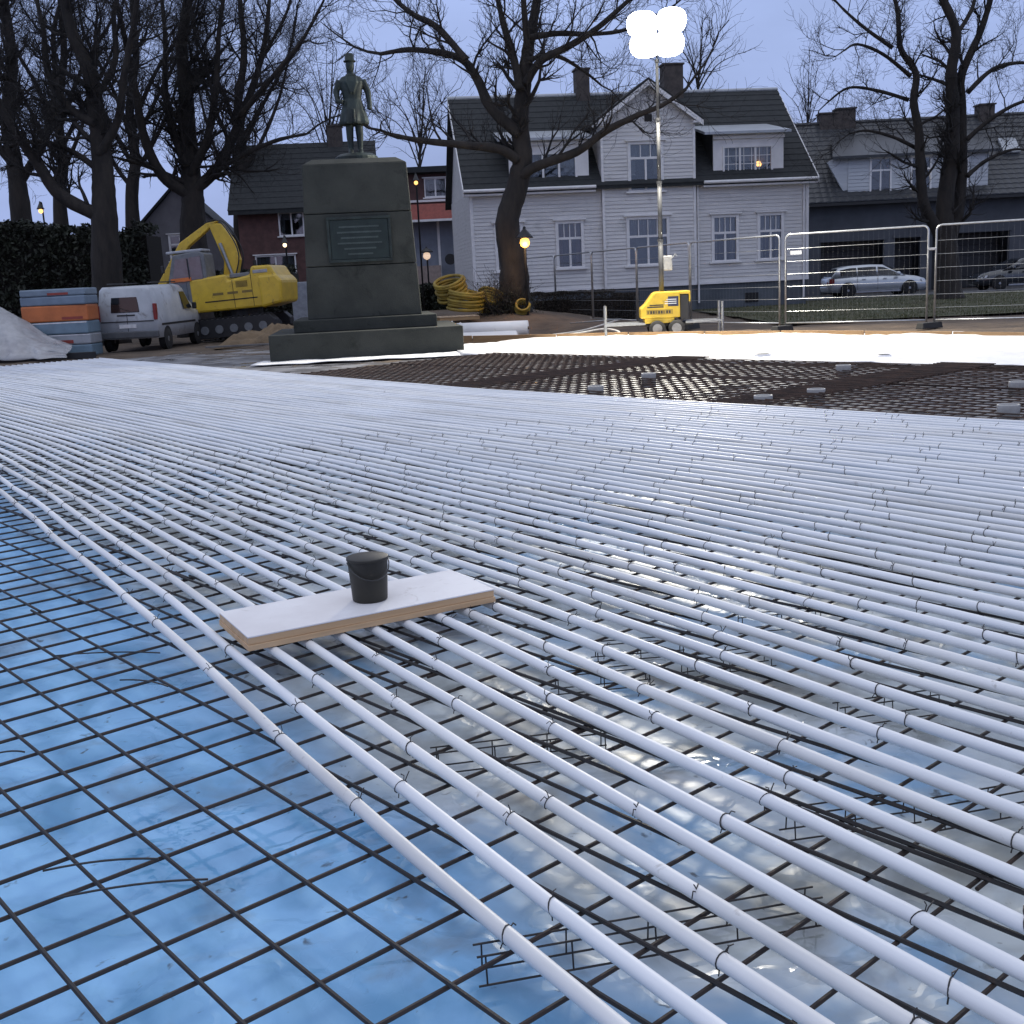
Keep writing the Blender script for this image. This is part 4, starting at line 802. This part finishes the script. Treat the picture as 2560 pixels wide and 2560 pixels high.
tree('bare_tree', 'big bare tree with gnarled trunk in front of the white house', (.35, Y, gz(.35, Y) - .1), [
    ([(.35, Y, gz(.35, Y) - .1)] + px([(1285, 673), (1268, 560), (1293, 466), (1307, 388), (1300, 310), (1308, 233), (1316, 155), (1325, 90), (1342, 0), (1352, -110), (1345, -230)], Y), .44, .07, .6),
    (px([(1305, 440), (1340, 418), (1440, 383), (1507, 336), (1580, 300), (1647, 274), (1700, 238)], Y), .17, .05, -1.2),
    (px([(1293, 400), (1249, 375), (1166, 367), (1052, 357), (985, 345)], Y), .17, .06, -.8),
    (px([(1300, 335), (1228, 269), (1192, 191), (1145, 135), (1031, 111), (945, 118)], Y), .19, .06, 1.0),
    (px([(1165, 150), (1093, 67), (1031, 31), (975, -20), (930, -90)], Y), .12, .04, .5),
    (px([(1302, 225), (1285, 145), (1259, 52), (1243, -20), (1215, -120)], Y), .15, .05, .9),
    (px([(1314, 210), (1352, 155), (1425, 119), (1492, 78), (1560, 20), (1650, -60)], Y), .14, .05, -.9),
    (px([(1320, 95), (1394, 80), (1476, 78), (1560, 66), (1640, 30)], Y), .10, .04, .8),
    (px([(1316, 150), (1390, 132), (1460, 160), (1515, 195)], Y), .08, .03, 1.4),
    (px([(1318, 120), (1310, 40), (1300, -60), (1280, -180)], Y), .11, .04, -1.5)], counts=(8, 7, 4), spacing=.42, L0=1.7)
Y = 44.0; B = at(2372, 742, Y)
tree('bare_tree', 'bare tree with three stems in front of the garage house', (B.x, Y, -.05), [
    ([(B.x, Y, -.05)] + px([(2370, 650), (2362, 562), (2364, 490), (2380, 374), (2381, 258), (2378, 180), (2390, 80), (2350, -20), (2330, -120)], Y), .42, .10, 0),
    (px([(2366, 610), (2333, 562), (2303, 504), (2293, 403), (2287, 330), (2272, 258), (2275, 190), (2235, 130), (2225, 40), (2200, -40)], Y), .24, .06, -.9),
    (px([(2374, 600), (2390, 555), (2406, 490), (2414, 374), (2416, 258), (2420, 180), (2470, 70), (2500, -20), (2520, -120)], Y), .27, .08, .9),
    (px([(2290, 370), (2230, 345), (2160, 330), (2110, 340)], Y), .08, .03, -.6), (px([(2272, 250), (2200, 225), (2130, 215), (2080, 250)], Y), .08, .03, .6), (px([(2276, 190), (2200, 140), (2130, 120), (2090, 140)], Y), .08, .03, -1),
    (px([(2416, 350), (2470, 300), (2540, 260), (2620, 250)], Y), .10, .04, -.7), (px([(2420, 230), (2490, 170), (2570, 150), (2650, 160)], Y), .10, .04, .8), (px([(2418, 440), (2470, 400), (2540, 372), (2600, 376)], Y), .09, .03, .4),
    (px([(2390, 90), (2440, 10), (2450, -70)], Y), .09, .04, .5), (px([(2232, 120), (2170, 70), (2120, 20), (2090, -20)], Y), .08, .03, .6)], counts=(8, 7, 4), spacing=.42, L0=1.7)
Y = 41.0; B = at(258, 700, Y)
tree('bare_tree', 'tall dark bare tree at the left edge, leaning trunk', (B.x, Y, -.1), [
    ([(B.x, Y, -.1)] + px([(262, 600), (256, 471), (250, 398), (236, 290), (217, 181), (176, 91), (150, 0), (130, -100)], Y), .50, .12, .5),
    (px([(250, 540), (156, 489), (109, 417), (60, 340), (10, 250), (-40, 160)], Y), .26, .08, -1.0), (px([(240, 310), (170, 270), (110, 180), (90, 60), (60, -40)], Y), .17, .06, .8), (px([(248, 390), (300, 300), (320, 190), (350, 60), (370, -60)], Y), .17, .06, -.8),
    (px([(230, 260), (280, 150), (270, 20), (290, -80)], Y), .13, .05, .9), (px([(252, 430), (180, 380), (90, 350), (10, 360)], Y), .13, .05, .5)], counts=(9, 8, 4), spacing=.3, L0=2.2)
Y = 45.0; B = at(480, 690, Y)
tree('bare_tree', 'dark bare tree with fanning branches behind the excavator', (B.x, Y, -.1), [
    ([(B.x, Y, -.1)] + px([(482, 600), (480, 500), (474, 440), (467, 362), (457, 217), (446, 109), (458, 0), (450, -100)], Y), .55, .12, .6),
    (px([(478, 490), (410, 440), (370, 350), (350, 230), (330, 110), (310, 0)], Y), .24, .07, -1.0), (px([(480, 480), (540, 420), (580, 330), (620, 220), (650, 100), (660, -20)], Y), .24, .07, 1.0), (px([(476, 440), (520, 350), (545, 230), (555, 100), (575, -30)], Y), .18, .06, -.7),
    (px([(470, 420), (430, 330), (405, 220), (400, 90), (385, -40)], Y), .18, .06, .9), (px([(484, 470), (580, 400), (680, 350), (760, 330)], Y), .13, .05, .6), (px([(470, 460), (380, 420), (310, 400)], Y), .12, .05, -.5), (px([(600, 290), (690, 190), (760, 110), (810, 30)], Y), .12, .05, -.8)], counts=(9, 8, 4), spacing=.3, L0=2.2)
Y = 52.0; B = at(60, 660, Y)
tree('bare_tree', 'dark bare tree cut by the left picture edge above the hedge', (B.x, Y, -.1), [
    ([(B.x, Y, -.1)] + px([(55, 560), (40, 430), (20, 300), (30, 150), (10, 0), (0, -100)], Y), .5, .12, 0), (px([(48, 460), (110, 340), (130, 210), (120, 80), (140, -30)], Y), .22, .07, .8), (px([(40, 420), (-30, 320), (-60, 200)], Y), .2, .07, -.6)], counts=(9, 8, 4), spacing=.3, L0=2.2)
# distant small trees
def fan_tree(cx, cy, top, w, Y, label, n=11, r=.05):
    B = at(cx, cy, Y); paths = [([(B.x, Y, -.2)] + px([(cx, cy), (cx + w * .05, (cy + top) / 2), (cx + w * .1, top)], Y), .12, .02, 0)]
    for k in range(n):
        f = (k + .5) / n * 2 - 1; y0 = cy + (top - cy) * (.05 + .35 * ((k * 7) % n) / n); paths.append((px([(cx, y0), (cx + f * w * .45, y0 + (top - y0) * .45), (cx + f * w, y0 + (top - y0) * (.95 - .35 * abs(f)))], Y), r, .012, rng.uniform(-1.5, 1.5)))
    return tree('bare_tree', label, (B.x, Y, -.2), paths, counts=(5, 3), spacing=.7, L0=1.3, maxlev=1, zlow=.5)
fan_tree(1050, 440, 190, 110, 70, 'thin many-stemmed bare tree between monument and white house')
fan_tree(1745, 260, 80, 110, 72, 'thin bare tree showing above the white house ridge', 9)
fan_tree(2018, 360, 165, 45, 90, 'slender bare tree above the gap between the two houses', 8, .04)
fan_tree(820, 430, 120, 130, 76, 'thin bare tree behind the statue', 11)

for (cx, lab_) in ((150, 'dense dark tree crown rising behind the tall hedge, outer'), (330, 'dense dark tree crown rising between the two big left trunks'), (600, 'dense dark tree crown rising above the brick house')):
    Y = 64.0; B = at(cx, 600, Y)
    tree('bare_tree', lab_, (B.x, Y, -.2), [([(B.x, Y, -.2)] + px([(cx, 520), (cx + 8, 400), (cx - 6, 280), (cx + 10, 140), (cx, 0), (cx, -100)], Y), .4, .08, 0)] + [(px([(cx, 470 - 30 * k), (cx + s * 50, 400 - 45 * k), (cx + s * (90 + 8 * k), 280 - 50 * k), (cx + s * (120 + 5 * k), 130 - 45 * k)], Y), .14, .04, rng.uniform(-2, 2)) for k, s in enumerate((-1, 1, -1, 1, -1, 1))], counts=(9, 8, 3), spacing=.5, L0=2.6)
# ------------------------------------------------------------------ hedges and shrubs
M_leaf = mat('evergreen_leaf', (.022, .028, .014), .7, (.012, .014, .008), 1.4); M_hleaf = mat('brown_hedge', (.040, .030, .020), .85, (.020, .017, .011), 1.5)
def leafmass(n, f, size, flat=1.0):
    b = MB()
    for k in range(n):
        p = Vector(f()); d = Vector(rng.normal(0, 1, 3)).normalized(); e_ = d.orthogonal().normalized(); g_ = d.cross(e_); s = size * rng.uniform(.6, 1.4); a = rng.uniform(0, 6.28); u = (e_ * math.cos(a) + g_ * math.sin(a)) * s; v = (g_ * math.cos(a) - e_ * math.sin(a)) * s * .45
        k0 = len(b.v); b.v += [tuple(p - u), tuple(p + v), tuple(p + u), tuple(p - v)]; b.f.append((k0, k0 + 1, k0 + 2, k0 + 3))
    return b
def leafobj(b, name, m_, parent):
    me = bpy.data.meshes.new(name); me.from_pydata(b.v, [], b.f); me.materials.append(m_); return link(name, me, parent)
hd = thing('clipped_hedge', 'low clipped brown hedge in front of the white house foundation', 'hedge', (1.0, 39.6, gz(2.8, 40) - .25), R_(2))
def hf():
    x = rng.uniform(0, 3.8); s = rng.integers(0, 3); top = .98 + .05 * fbm(x * 2, 1) + (.1 if x < 3 else -.05)
    if s == 0: return (x, rng.uniform(0, 1.3), top - abs(rng.normal(0, .05)))
    if s == 1: return (x, abs(rng.normal(0, .06)), rng.uniform(0, top))
    return (x, rng.uniform(0, 1.3), rng.uniform(0, top))
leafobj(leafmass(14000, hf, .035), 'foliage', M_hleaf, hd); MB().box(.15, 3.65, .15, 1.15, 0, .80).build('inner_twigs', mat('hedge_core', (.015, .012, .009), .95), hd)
sb = thing('twiggy_shrub', 'dark twiggy shrub around the foot of the big central tree', 'shrub', (.1, 35.4, gz(.1, 35.4) - .05))
b = MB()
for k in range(130):
    a = rng.uniform(0, 6.28); d = Vector((math.cos(a) * rng.uniform(.1, .8), math.sin(a) * rng.uniform(.1, .8), 1)).normalized(); grow(b, Vector((rng.normal(0, .3), rng.normal(0, .25), 0)), d, rng.uniform(.5, 1.15), .012, 1, 2, (0, 4, 0), .2, .05)
leafobj(b, 'stems', M_twig, sb); leafobj(leafmass(2500, lambda: (rng.normal(0, .42), rng.normal(0, .3), abs(rng.normal(.25, .25))), .03), 'foliage', M_leaf, sb)
def big_hedge(name, label, x0, x1, y, d, h, n, seed):
    t = thing(name, label, 'hedge', (x0, y, 0)); L = x1 - x0
    def top(x): return h * (1 + .16 * fbm(x * .45, seed) + .08 * fbm(x * 1.7, seed))
    def f():
        x = rng.uniform(0, L); z = top(x)
        return (x, rng.uniform(-.1, .4) + .25 * fbm(x, 2, seed), rng.uniform(0, z)) if rng.random() < .7 else (x, rng.uniform(0, d), z - abs(rng.normal(0, .2)))
    leafobj(leafmass(n, f, .11), 'foliage', M_leaf, t); c = MB()
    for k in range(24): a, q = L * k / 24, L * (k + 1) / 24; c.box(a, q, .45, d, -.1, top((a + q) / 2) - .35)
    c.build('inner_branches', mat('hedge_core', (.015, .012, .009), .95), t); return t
big_hedge('tall_hedge', 'tall dark evergreen hedge along the left side behind the van', -36, -14.6, 47.5, 2.5, 4.6, 26000, 3.3)
big_hedge('tall_hedge', 'dark evergreen hedge behind the excavator', -14.4, -9.5, 52, 2, 2.6, 7000, 8.1)
big_hedge('tall_hedge', 'low dark hedge far behind between monument and shop', -9.4, -.5, 59, 1.6, 1.5, 7000, 5.5)
# far wood closing the horizon
b = leafmass(9000, lambda: (lambda x: (x, rng.uniform(100, 116), rng.uniform(0, 5.2 + 1.8 * fbm(x * .07, 1.2) + fbm(x * .3, 4))))(rng.uniform(-140, 140)), .75)
o = leafobj(b, 'far_woods', mat('far_wood', (.030, .032, .034), .9), None); kind(o, 'stuff', 'dark far trees along the horizon')

# ------------------------------------------------------------------ cars
M_tint = mat('car_glass', (.012, .014, .017), .08, spec=.6); M_red = mat('tail_red', (.22, .015, .012), .3); M_head = mat('headlamp', (.6, .62, .65), .15); M_under = mat('car_under', (.012, .012, .013), .8); M_alu = mat('alloy', (.42, .43, .45), .35, metal=.7)
def car(label, loc, rotz, paint, estate=True):
    t = thing('parked_car', label, 'car', loc, rotz)
    st_ = [(-2.28, .34, .80, .62), (-2.22, .28, .90, .74), (-2.0, .25, .945, .86), (-1.2, .20, .95, .895), (0, .20, .94, .90), (1.0, .20, .93, .895), (1.25, .20, .91, .89), (1.75, .22, .84, .86), (2.1, .25, .74, .78), (2.26, .30, .62, .64), (2.32, .36, .52, .52)]
    secs = []
    for x, zb, zt, w in st_:
        zm = zb + (zt - zb) * .55; secs.append([(x, -w * .93, zb), (x, -w, zm - .12), (x, -w, zm), (x, -w * .95, zt), (x, -w * .45, zt + .025), (x, w * .45, zt + .025), (x, w * .95, zt), (x, w, zm), (x, w, zm - .12), (x, w * .93, zb)])
    MB().loft(secs).build('body', paint, t, True, bevel=0)
    gs = [(-2.12, .94, .955, .80), (-1.78, .94, 1.34, .70), (-1.3, .94, 1.43, .66), (-.3, .94, 1.46, .655), (.25, .94, 1.43, .66), (.75, .93, 1.17, .72), (1.22, .92, .935, .82)] if estate else [(-1.75, .94, .955, .80), (-1.15, .94, 1.30, .70), (-.7, .94, 1.40, .66), (-.1, .94, 1.43, .655), (.3, .94, 1.40, .66), (.8, .93, 1.15, .72), (1.25, .92, .935, .82)]
    MB().loft([[(x, -.86, zb), (x, -w, zt - .04), (x, -w * .8, zt), (x, w * .8, zt), (x, w, zt - .04), (x, .86, zb)] for x, zb, zt, w in gs]).build('cabin', paint, t, True)
    def side(x, s, f, off=.012):                                          # a point on the cabin flank at height fraction f
        xs = [g[0] for g in gs]; zb = np.interp(x, xs, [g[1] for g in gs]); zt = np.interp(x, xs, [g[2] for g in gs]) - .05; w = np.interp(x, xs, [g[3] for g in gs])
        return (x, s * (.86 + (w - .86) * f + off), zb + (zt - zb) * f)
    for s in (-1, 1):
        for (x0, x1) in ((-1.72, -.98), (-.92, -.08), (.0, .86)) if estate else ((-1.35, -.85), (-.78, -.06), (.02, .88)):
            n = 6; b = MB(); lo_ = [side(x0 + (x1 - x0) * k / n, s, .08) for k in range(n + 1)]; hi_ = [side(x0 + (x1 - x0) * k / n, s, .88) for k in range(n + 1)]
            for k in range(n): b.quad(lo_[k], lo_[k+1], hi_[k+1], hi_[k])
            b.build('side_window', M_tint, t)
        for x in (-1.38, 1.42):
            MB().lathe([(.36, -.012), (.36, .012)], 28, (x, s * .893, .33), axis='y').build('wheel_arch', M_under, t)
            w = MB().lathe([(.18, -.10), (.30, -.10), (.325, -.07), (.325, .07), (.30, .10), (.18, .10)], 28, (x, s * .84, .325), axis='y').build('wheel', M_tyre, t, True)
            MB().lathe([(.02, -.102), (.225, -.092), (.225, .092), (.02, .102)], 22, (x, s * .84, .325), axis='y').build('rim', M_alu, w)
            for k in range(5): a = k * 1.2566; MB().box(-.02, .02, -.006, .006, .05, .21).build('spoke_gap', M_under, w).matrix_local = Matrix.Translation((x, s * .945, .325)) @ Matrix.Rotation(a, 4, 'Y')
        for x in (-.95, -.03): MB().box(x - .006, x + .006, s * .897 - .006, s * .897 + .006, .32, .93).build('door_seam', M_under, t)
        for x in (-.75, .2): MB().box(x, x + .18, s * .905 - .015, s * .905 + .015, .80, .83).build('door_handle', paint, t, bevel=.006)
        MB().box(-1.0, 1.0, s * .88 - .02, s * .88 + .02, .20, .27).build('sill_strip', M_alu, t, bevel=.008)
        MB().lathe([(.02, -.09), (.10, -.07), (.10, .07), (.02, .09)], 10, (.86, s * .98, 1.0), axis='y').build('mirror', paint, t, True)
        MB().hexa([(-2.30, s*.60, .66), (-2.18, s*.80, .66), (-2.0, s*.885, .68), (-2.26, s*.60, .66), (-2.26, s*.60, .86), (-2.14, s*.80, .88), (-2.0, s*.885, .88), (-2.2, s*.60, .86)]).build('tail_light', M_red, t)
        MB().hexa([(2.0, s*.83, .60), (2.2, s*.70, .58), (2.28, s*.48, .56), (2.0, s*.5, .6), (1.95, s*.83, .70), (2.14, s*.68, .70), (2.22, s*.48, .68), (1.95, s*.5, .7)]).build('headlight', M_head, t)
    z0, z1 = (.98, 1.32) if estate else (.98, 1.27); x0, x1 = (-2.11, -1.80) if estate else (-1.72, -1.2)
    MB().quad((x0 - .02, -.70, z0), (x0 - .02, .70, z0), (x1 - .02, .58, z1), (x1 - .02, -.58, z1)).build('rear_window', M_tint, t)
    MB().quad((1.20, -.74, .97), (1.20, .74, .97), (.46, .60, 1.36), (.46, -.60, 1.36)).build('windscreen', M_tint, t)
    MB().box(-2.33, -2.25, -.55, .55, .40, .52).build('rear_bumper', paint, t, bevel=.02); MB().box(-2.315, -2.285, -.26, .26, .62, .73).build('number_plate', M_white, t)
    return t
M_silver = mat('silver_paint', (.50, .53, .56), .28, (.44, .47, .50), 2, metal=.45, coat=.6); M_black = mat('black_paint', (.016, .020, .026), .2, coat=.8)
car('silver estate car parked at the kerb by the garages', (17.35, 53.2, .02), R_(-2), M_silver); car('dark car parked at the kerb, cut by the picture edge', (24.4, 53.4, .02), R_(180), M_black, False)

# ------------------------------------------------------------------ white van
M_van = mat('van_white', (.46, .48, .50), .4, (.37, .39, .41), 2, coat=.2, fleck=(.14, .12, .10), fscale=2.5, fpos=.58)
vn = thing('white_van', 'white panel van seen from behind near the end of the pipe field', 'van', (-11.25, 34.2, 0), R_(-2))
def vsec(y, w, zt, wt): return [(-w, y, .38), (w, y, .38), (w * 1.0, y, .95), (w * .97, y, 1.12), (wt, y, zt - .10), (wt - .10, y, zt), (-wt + .10, y, zt), (-wt, y, zt - .10), (-w * .97, y, 1.12), (-w, y, .95)]
MB().loft([vsec(.0, .88, 1.86, .74), vsec(.08, .93, 1.93, .78), vsec(2.4, .94, 1.97, .79), vsec(3.05, .94, 1.93, .78), vsec(3.55, .93, 1.55, .78), vsec(4.0, .92, 1.14, .86), vsec(4.55, .85, .98, .78), vsec(4.72, .74, .75, .66)]).build('body', M_van, vn, True, bevel=0)
MB().hexa([(-.48, -.016, 1.16), (.40, -.016, 1.16), (.40, .05, 1.16), (-.48, .05, 1.16), (-.42, .006, 1.78), (.36, .006, 1.78), (.36, .08, 1.78), (-.42, .08, 1.78)]).build('rear_window', M_tint, vn, bevel=.02)
MB().box(-.006, .006, -.012, .02, .60, 1.12).build('door_seam', M_under, vn); MB().box(-.92, .92, -.10, .06, .40, .60).build('rear_bumper', mat('bumper_grey', (.10, .105, .11), .7), vn, bevel=.03)
MB().box(-.80, .80, -.02, .01, .88, .91).build('trim_line', M_blk, vn); MB().box(-.26, .26, -.022, -.004, .70, .81).build('number_plate', M_white, vn)
for s in (-1, 1):
    MB().box(s * .86 - .05, s * .86 + .05, -.03, .10, .92, 1.40).build('tail_light', M_red, vn, bevel=.015)
    for y in (.75, 3.75):
        w = MB().lathe([(.16, -.11), (.30, -.11), (.32, -.08), (.32, .08), (.30, .11), (.16, .11)], 24, (s * .84, y, .32), axis='x').build('wheel', M_tyre, vn, True); MB().lathe([(.02, -.115), (.20, -.10), (.20, .10), (.02, .115)], 18, (s * .84, y, .32), axis='x').build('rim', M_alu, w)
        MB().lathe([(.37, -.01), (.37, .01)], 24, (s * .938, y, .34), axis='x').build('wheel_arch', M_under, vn)
    MB().hexa([(s*.935, 2.55, 1.18), (s*.935, 3.35, 1.18), (s*.95, 3.35, 1.18), (s*.95, 2.55, 1.18), (s*.80, 2.55, 1.72), (s*.80, 3.05, 1.72), (s*.82, 3.05, 1.72), (s*.82, 2.55, 1.72)]).build('side_window', M_tint, vn)
    MB().box(s * .945 - .008, s * .945 + .008, .3, 3.6, .74, .80).build('rub_strip', M_blk, vn); MB().box(s * 1.02 - .07, s * 1.02 + .07, 3.35, 3.45, 1.15, 1.36).build('mirror', M_blk, vn, bevel=.03)
    MB().tube([(s * .62, .3, 2.02), (s * .62, 2.9, 2.04)], .018, 8).build('roof_rail', M_blk, vn)

# ------------------------------------------------------------------ excavator
M_cabg = mat('cab_grey', (.16, .17, .18), .5)
ex = thing('excavator', 'yellow tracked excavator turned sideways behind the van', 'excavator', (-8.9, 39.3, .10), R_(-4)); ex.rotation_euler[1] = R_(-3)
for y in (-.95, .95):
    pr = [(-1.45, .25), (-1.25, .05), (1.25, .05), (1.45, .25), (1.45, .50), (1.25, .70), (-1.25, .70), (-1.45, .50)]; tr_ = MB().prism(pr, 'y', y - .25, y + .25).build('track', M_blk, ex, bevel=.03)
    for k in range(14):
        for z in (.015, .715): MB().box(-1.2 + k * .18, -1.2 + k * .18 + .10, y - .27, y + .27, z - .02, z + .02).build('track_pad', M_under, tr_)
    for k in range(5): MB().lathe([(.14, -.02), (.14, .02)], 14, (-1.0 + k * .5, y - .26, .34), axis='y').build('roller', M_cabg, tr_)
MB().lathe([(.70, .62), (.70, .92)], 24).build('turntable', M_blk, ex); MB().box(-.7, .7, -.75, .75, .30, .62).build('car_body', M_blk, ex)
body_ = [(-1.35, .94), (1.25, .94), (1.55, 1.12), (1.62, 1.95), (1.45, 2.28), (.80, 2.30), (.72, 2.02), (-.05, 1.92), (-.12, 2.12), (-1.35, 2.05)]
up = MB().prism(body_, 'y', -1.05, 1.05).build('upper_body', M_yel, ex, bevel=.07)
MB().prism([(1.0, .90), (1.72, 1.02), (1.80, 1.75), (1.60, 1.98), (1.0, 1.98)], 'y', -1.12, 1.12).build('counterweight', M_yel, ex, bevel=.09)
MB().box(.0, .70, -.9, .9, 1.98, 2.12).build('engine_cover', M_cabg, ex, bevel=.03); MB().tube([(.5, .6, 2.1), (.5, .6, 2.55)], .06, 10).build('exhaust', M_blk, ex)
for k in range(3): MB().box(-.6 + k * .5, -.6 + k * .5 + .36, -1.058, -1.048, 1.46, 1.54).build('faded_print', mat('print_brown', (.20, .14, .03), .6), up)
MB().box(-.9, .9, -1.056, -1.046, 1.25, 1.29).build('stripe', M_under, up)
wl_ = MB().box(.85, 1.35, -1.06, -1.02, 2.05, 2.16).build('hand_rail', M_galv, ex, bevel=.01)
cabp = [(-2.05, 1.02), (-.72, 1.02), (-.72, 2.86), (-.90, 2.98), (-1.80, 2.90), (-2.05, 2.1)]
cb_ = MB().prism(cabp, 'y', -1.02, -.02).build('cab', M_cabg, ex, bevel=.04)
MB().prism([(-1.90, 2.05), (-.85, 2.05), (-.85, 2.80), (-1.72, 2.74)], 'y', -1.045, -1.03).build('cab_window', mat('cab_glass', (.10, .12, .15), .1, spec=.7), cb_); MB().prism([(-1.92, 1.25), (-1.45, 1.25), (-1.45, 1.98), (-1.92, 1.98)], 'y', -1.045, -1.03).build('cab_window', mat('cab_glass', (.10, .12, .15), .1, spec=.7), cb_)
MB().box(-2.02, -.78, -.98, -.06, 2.95, 3.04).build('cab_roof', mat('cab_roof', (.38, .40, .43), .4), cb_, bevel=.03); MB().box(-1.95, -1.25, -1.07, -1.03, 2.02, 2.14).build('warning_board', mat('orange_board', (.62, .17, .035), .5), cb_)
bm_ = [(-.55, 1.9), (-.10, 1.9), (.12, 2.6), (.0, 3.25), (-.35, 3.85), (-.80, 3.90), (-.62, 3.3), (-.42, 2.6)]
MB().prism(bm_, 'y', .10, .46).build('boom', M_yel, ex, bevel=.04); MB().prism([(-.85, 3.92), (-.45, 3.95), (-1.6, 3.2), (-2.9, 1.6), (-3.1, 1.75), (-1.9, 3.35)], 'y', .14, .42).build('stick', M_yel, ex, bevel=.03)
MB().tube([(-.15, .05, 2.0), (-.45, .05, 3.2)], .06, 10).build('cylinder', M_galv, ex); MB().tube([(-.15, .51, 2.0), (-.45, .51, 3.2)], .06, 10).build('cylinder', M_galv, ex)
MB().prism([(-3.1, 1.75), (-2.7, 1.55), (-2.6, .9), (-2.95, .55), (-3.5, .75), (-3.55, 1.25)], 'y', -.15, .71).build('bucket', M_blk, ex, bevel=.03)
for y in (.02, .54): MB().tube(curve([(-.05, y, 2.1), (.15, y, 2.7), (.02, y, 3.3), (-.4, y, 3.95), (-.9, y, 3.9)], 6), .022, 6).build('hydraulic_hose', M_blk, ex, True)
MB().tube([(-1.3, -1.08, 2.1), (-1.3, -1.08, 2.75)], .018, 6).build('grab_rail', M_blk, ex); MB().box(.1, .115, -1.056, -1.046, 1.0, 1.9).build('panel_seam', M_under, up); MB().box(.75, .765, -1.056, -1.046, 1.0, 2.2).build('panel_seam', M_under, up); MB().box(-2.2, -2.1, -1.16, -1.06, 2.35, 2.6).build('mirror', M_blk, ex, bevel=.02)
for k in range(6): MB().box(.22, .62, -1.058, -1.046, 1.66 + k * .035, 1.675 + k * .035).build('vent_slot', M_under, up)
MB().box(-.30, .25, -.020, .0, 1.06, 1.10).build('door_handle', M_blk, vn, bevel=.008); MB().tube([(.1, -.03, 1.2), (-.2, -.035, 1.3)], .008, 5).build('rear_wiper', M_blk, vn)
gc = MB().box(-.35, .6, -.4, .4, 0, 1.9).build('grey_cabinet', mat('cabinet_grey', (.30, .32, .35), .5), loc=(-8.2, 47.0, .0), bevel=.03); tag(gc, 'pale grey cabinet standing behind the excavator counterweight', 'cabinet')

# ------------------------------------------------------------------ stacked packs and plastic film, far left
cols = [((.20, .26, .32), 'pale blue'), ((.18, .24, .31), 'blue'), ((.55, .16, .045), 'orange'), ((.34, .36, .38), 'white'), ((.17, .25, .31), 'teal')]
order = [('teal', 4, 0, .34), ('white', 3, .345, .30), ('teal', 4, .65, .36), ('orange', 2, 1.015, .46), ('blue', 1, 1.48, .26), ('pale blue', 0, 1.745, .20)]
lbl = ['lowest teal pack of the stack beside the van', 'white wrapped pack second from the bottom of the stack', 'teal pack just below the orange one', 'orange pack in the middle of the stack beside the van', 'blue pack just above the orange one', 'topmost pale blue pack of the stack beside the van']
for k, (nm, ci, z, h) in enumerate(order):
    mm = mat('pack_' + nm.replace(' ', '_'), cols[ci][0], .45, tuple(c * .75 for c in cols[ci][0]), 3, .006, 9)
    t = thing('wrapped_pack', lbl[k], 'pack', (-12.9 + random.uniform(-.03, .03), 33.4, z), R_(random.uniform(-2, 3)), 'packs stacked beside the van')
    MB().box(-.95, .95, -.5, .5, 0, h).build('pack_body', mm, t, bevel=.04)
    if k in (1, 3, 5): MB().box(-.15 if k != 3 else .2, .45 if k != 3 else .8, -.506, -.501, h * .12, h * (.45 if k != 3 else .28)).build('label_print', mat('pack_red', (.30, .05, .035), .5), t)
    if k in (1, 2): MB().box(-.93, .93, -.507, -.5015, h * .86, h * .95).build('strap', M_white, t)
def drape():
    nx, ny = 60, 40; b = MB(); pA, pB = Vector((-17.3, 32.2, 0)), Vector((-12.35, 31.2, 0))
    for j in range(ny + 1):
        f = j / ny
        for i in range(nx + 1):
            u = i / nx; x = pA.x + (pB.x - pA.x) * u; y = pA.y + (pB.y - pA.y) * u + 1.5 * (f - .1); top = 1.35 * (1 - smooth((u - .45) / .6)) + .25
            fold = .10 * math.sin(u * 34 + 3 * fbm(u * 6, f * 2)) * (1 - f * .6) + .05 * fbm(u * 25, f * 6, 2)
            b.v.append((x + .5 * (1 - f) * (u - .3), y + fold, .06 + top * f ** .8 + .04 * fbm(u * 9, f * 7)))
    for j in range(ny):
        for i in range(nx): k = j * (nx + 1) + i; b.f.append((k, k + 1, k + nx + 2, k + nx + 1))
    return b
M_cover = mat('film_cover', (.60, .60, .60), .25, (.42, .42, .43), 2, .02, 7); M_cover.node_tree.nodes['Principled BSDF'].inputs['Alpha'].default_value = .55
o = drape().build('plastic_cover', M_cover, smooth=True); md = o.modifiers.new('thick', 'SOLIDIFY'); md.thickness = .008; tag(o, 'draped pale plastic film in front of the stacked packs', 'plastic sheet')
sp_ = crumple('sand_heap', (-6.9, 35.5, -.05), 1.9, 1.2, .55, 'low tan sand heap behind the monument, below the excavator', mat('tan_sand', (.20, .14, .08), .95, (.14, .10, .06), 3, .03, 12), 6.6, 'sand')
pp = MB().box(-2.2, 2.2, -.09, .09, 0, .05).build('loose_plank', mat('grey_plank', (.16, .15, .14), .8), loc=(-6.6, 33.6, .03), rotz=.06, bevel=.004); tag(pp, 'grey plank lying on the dirt behind the monument plinth', 'plank')
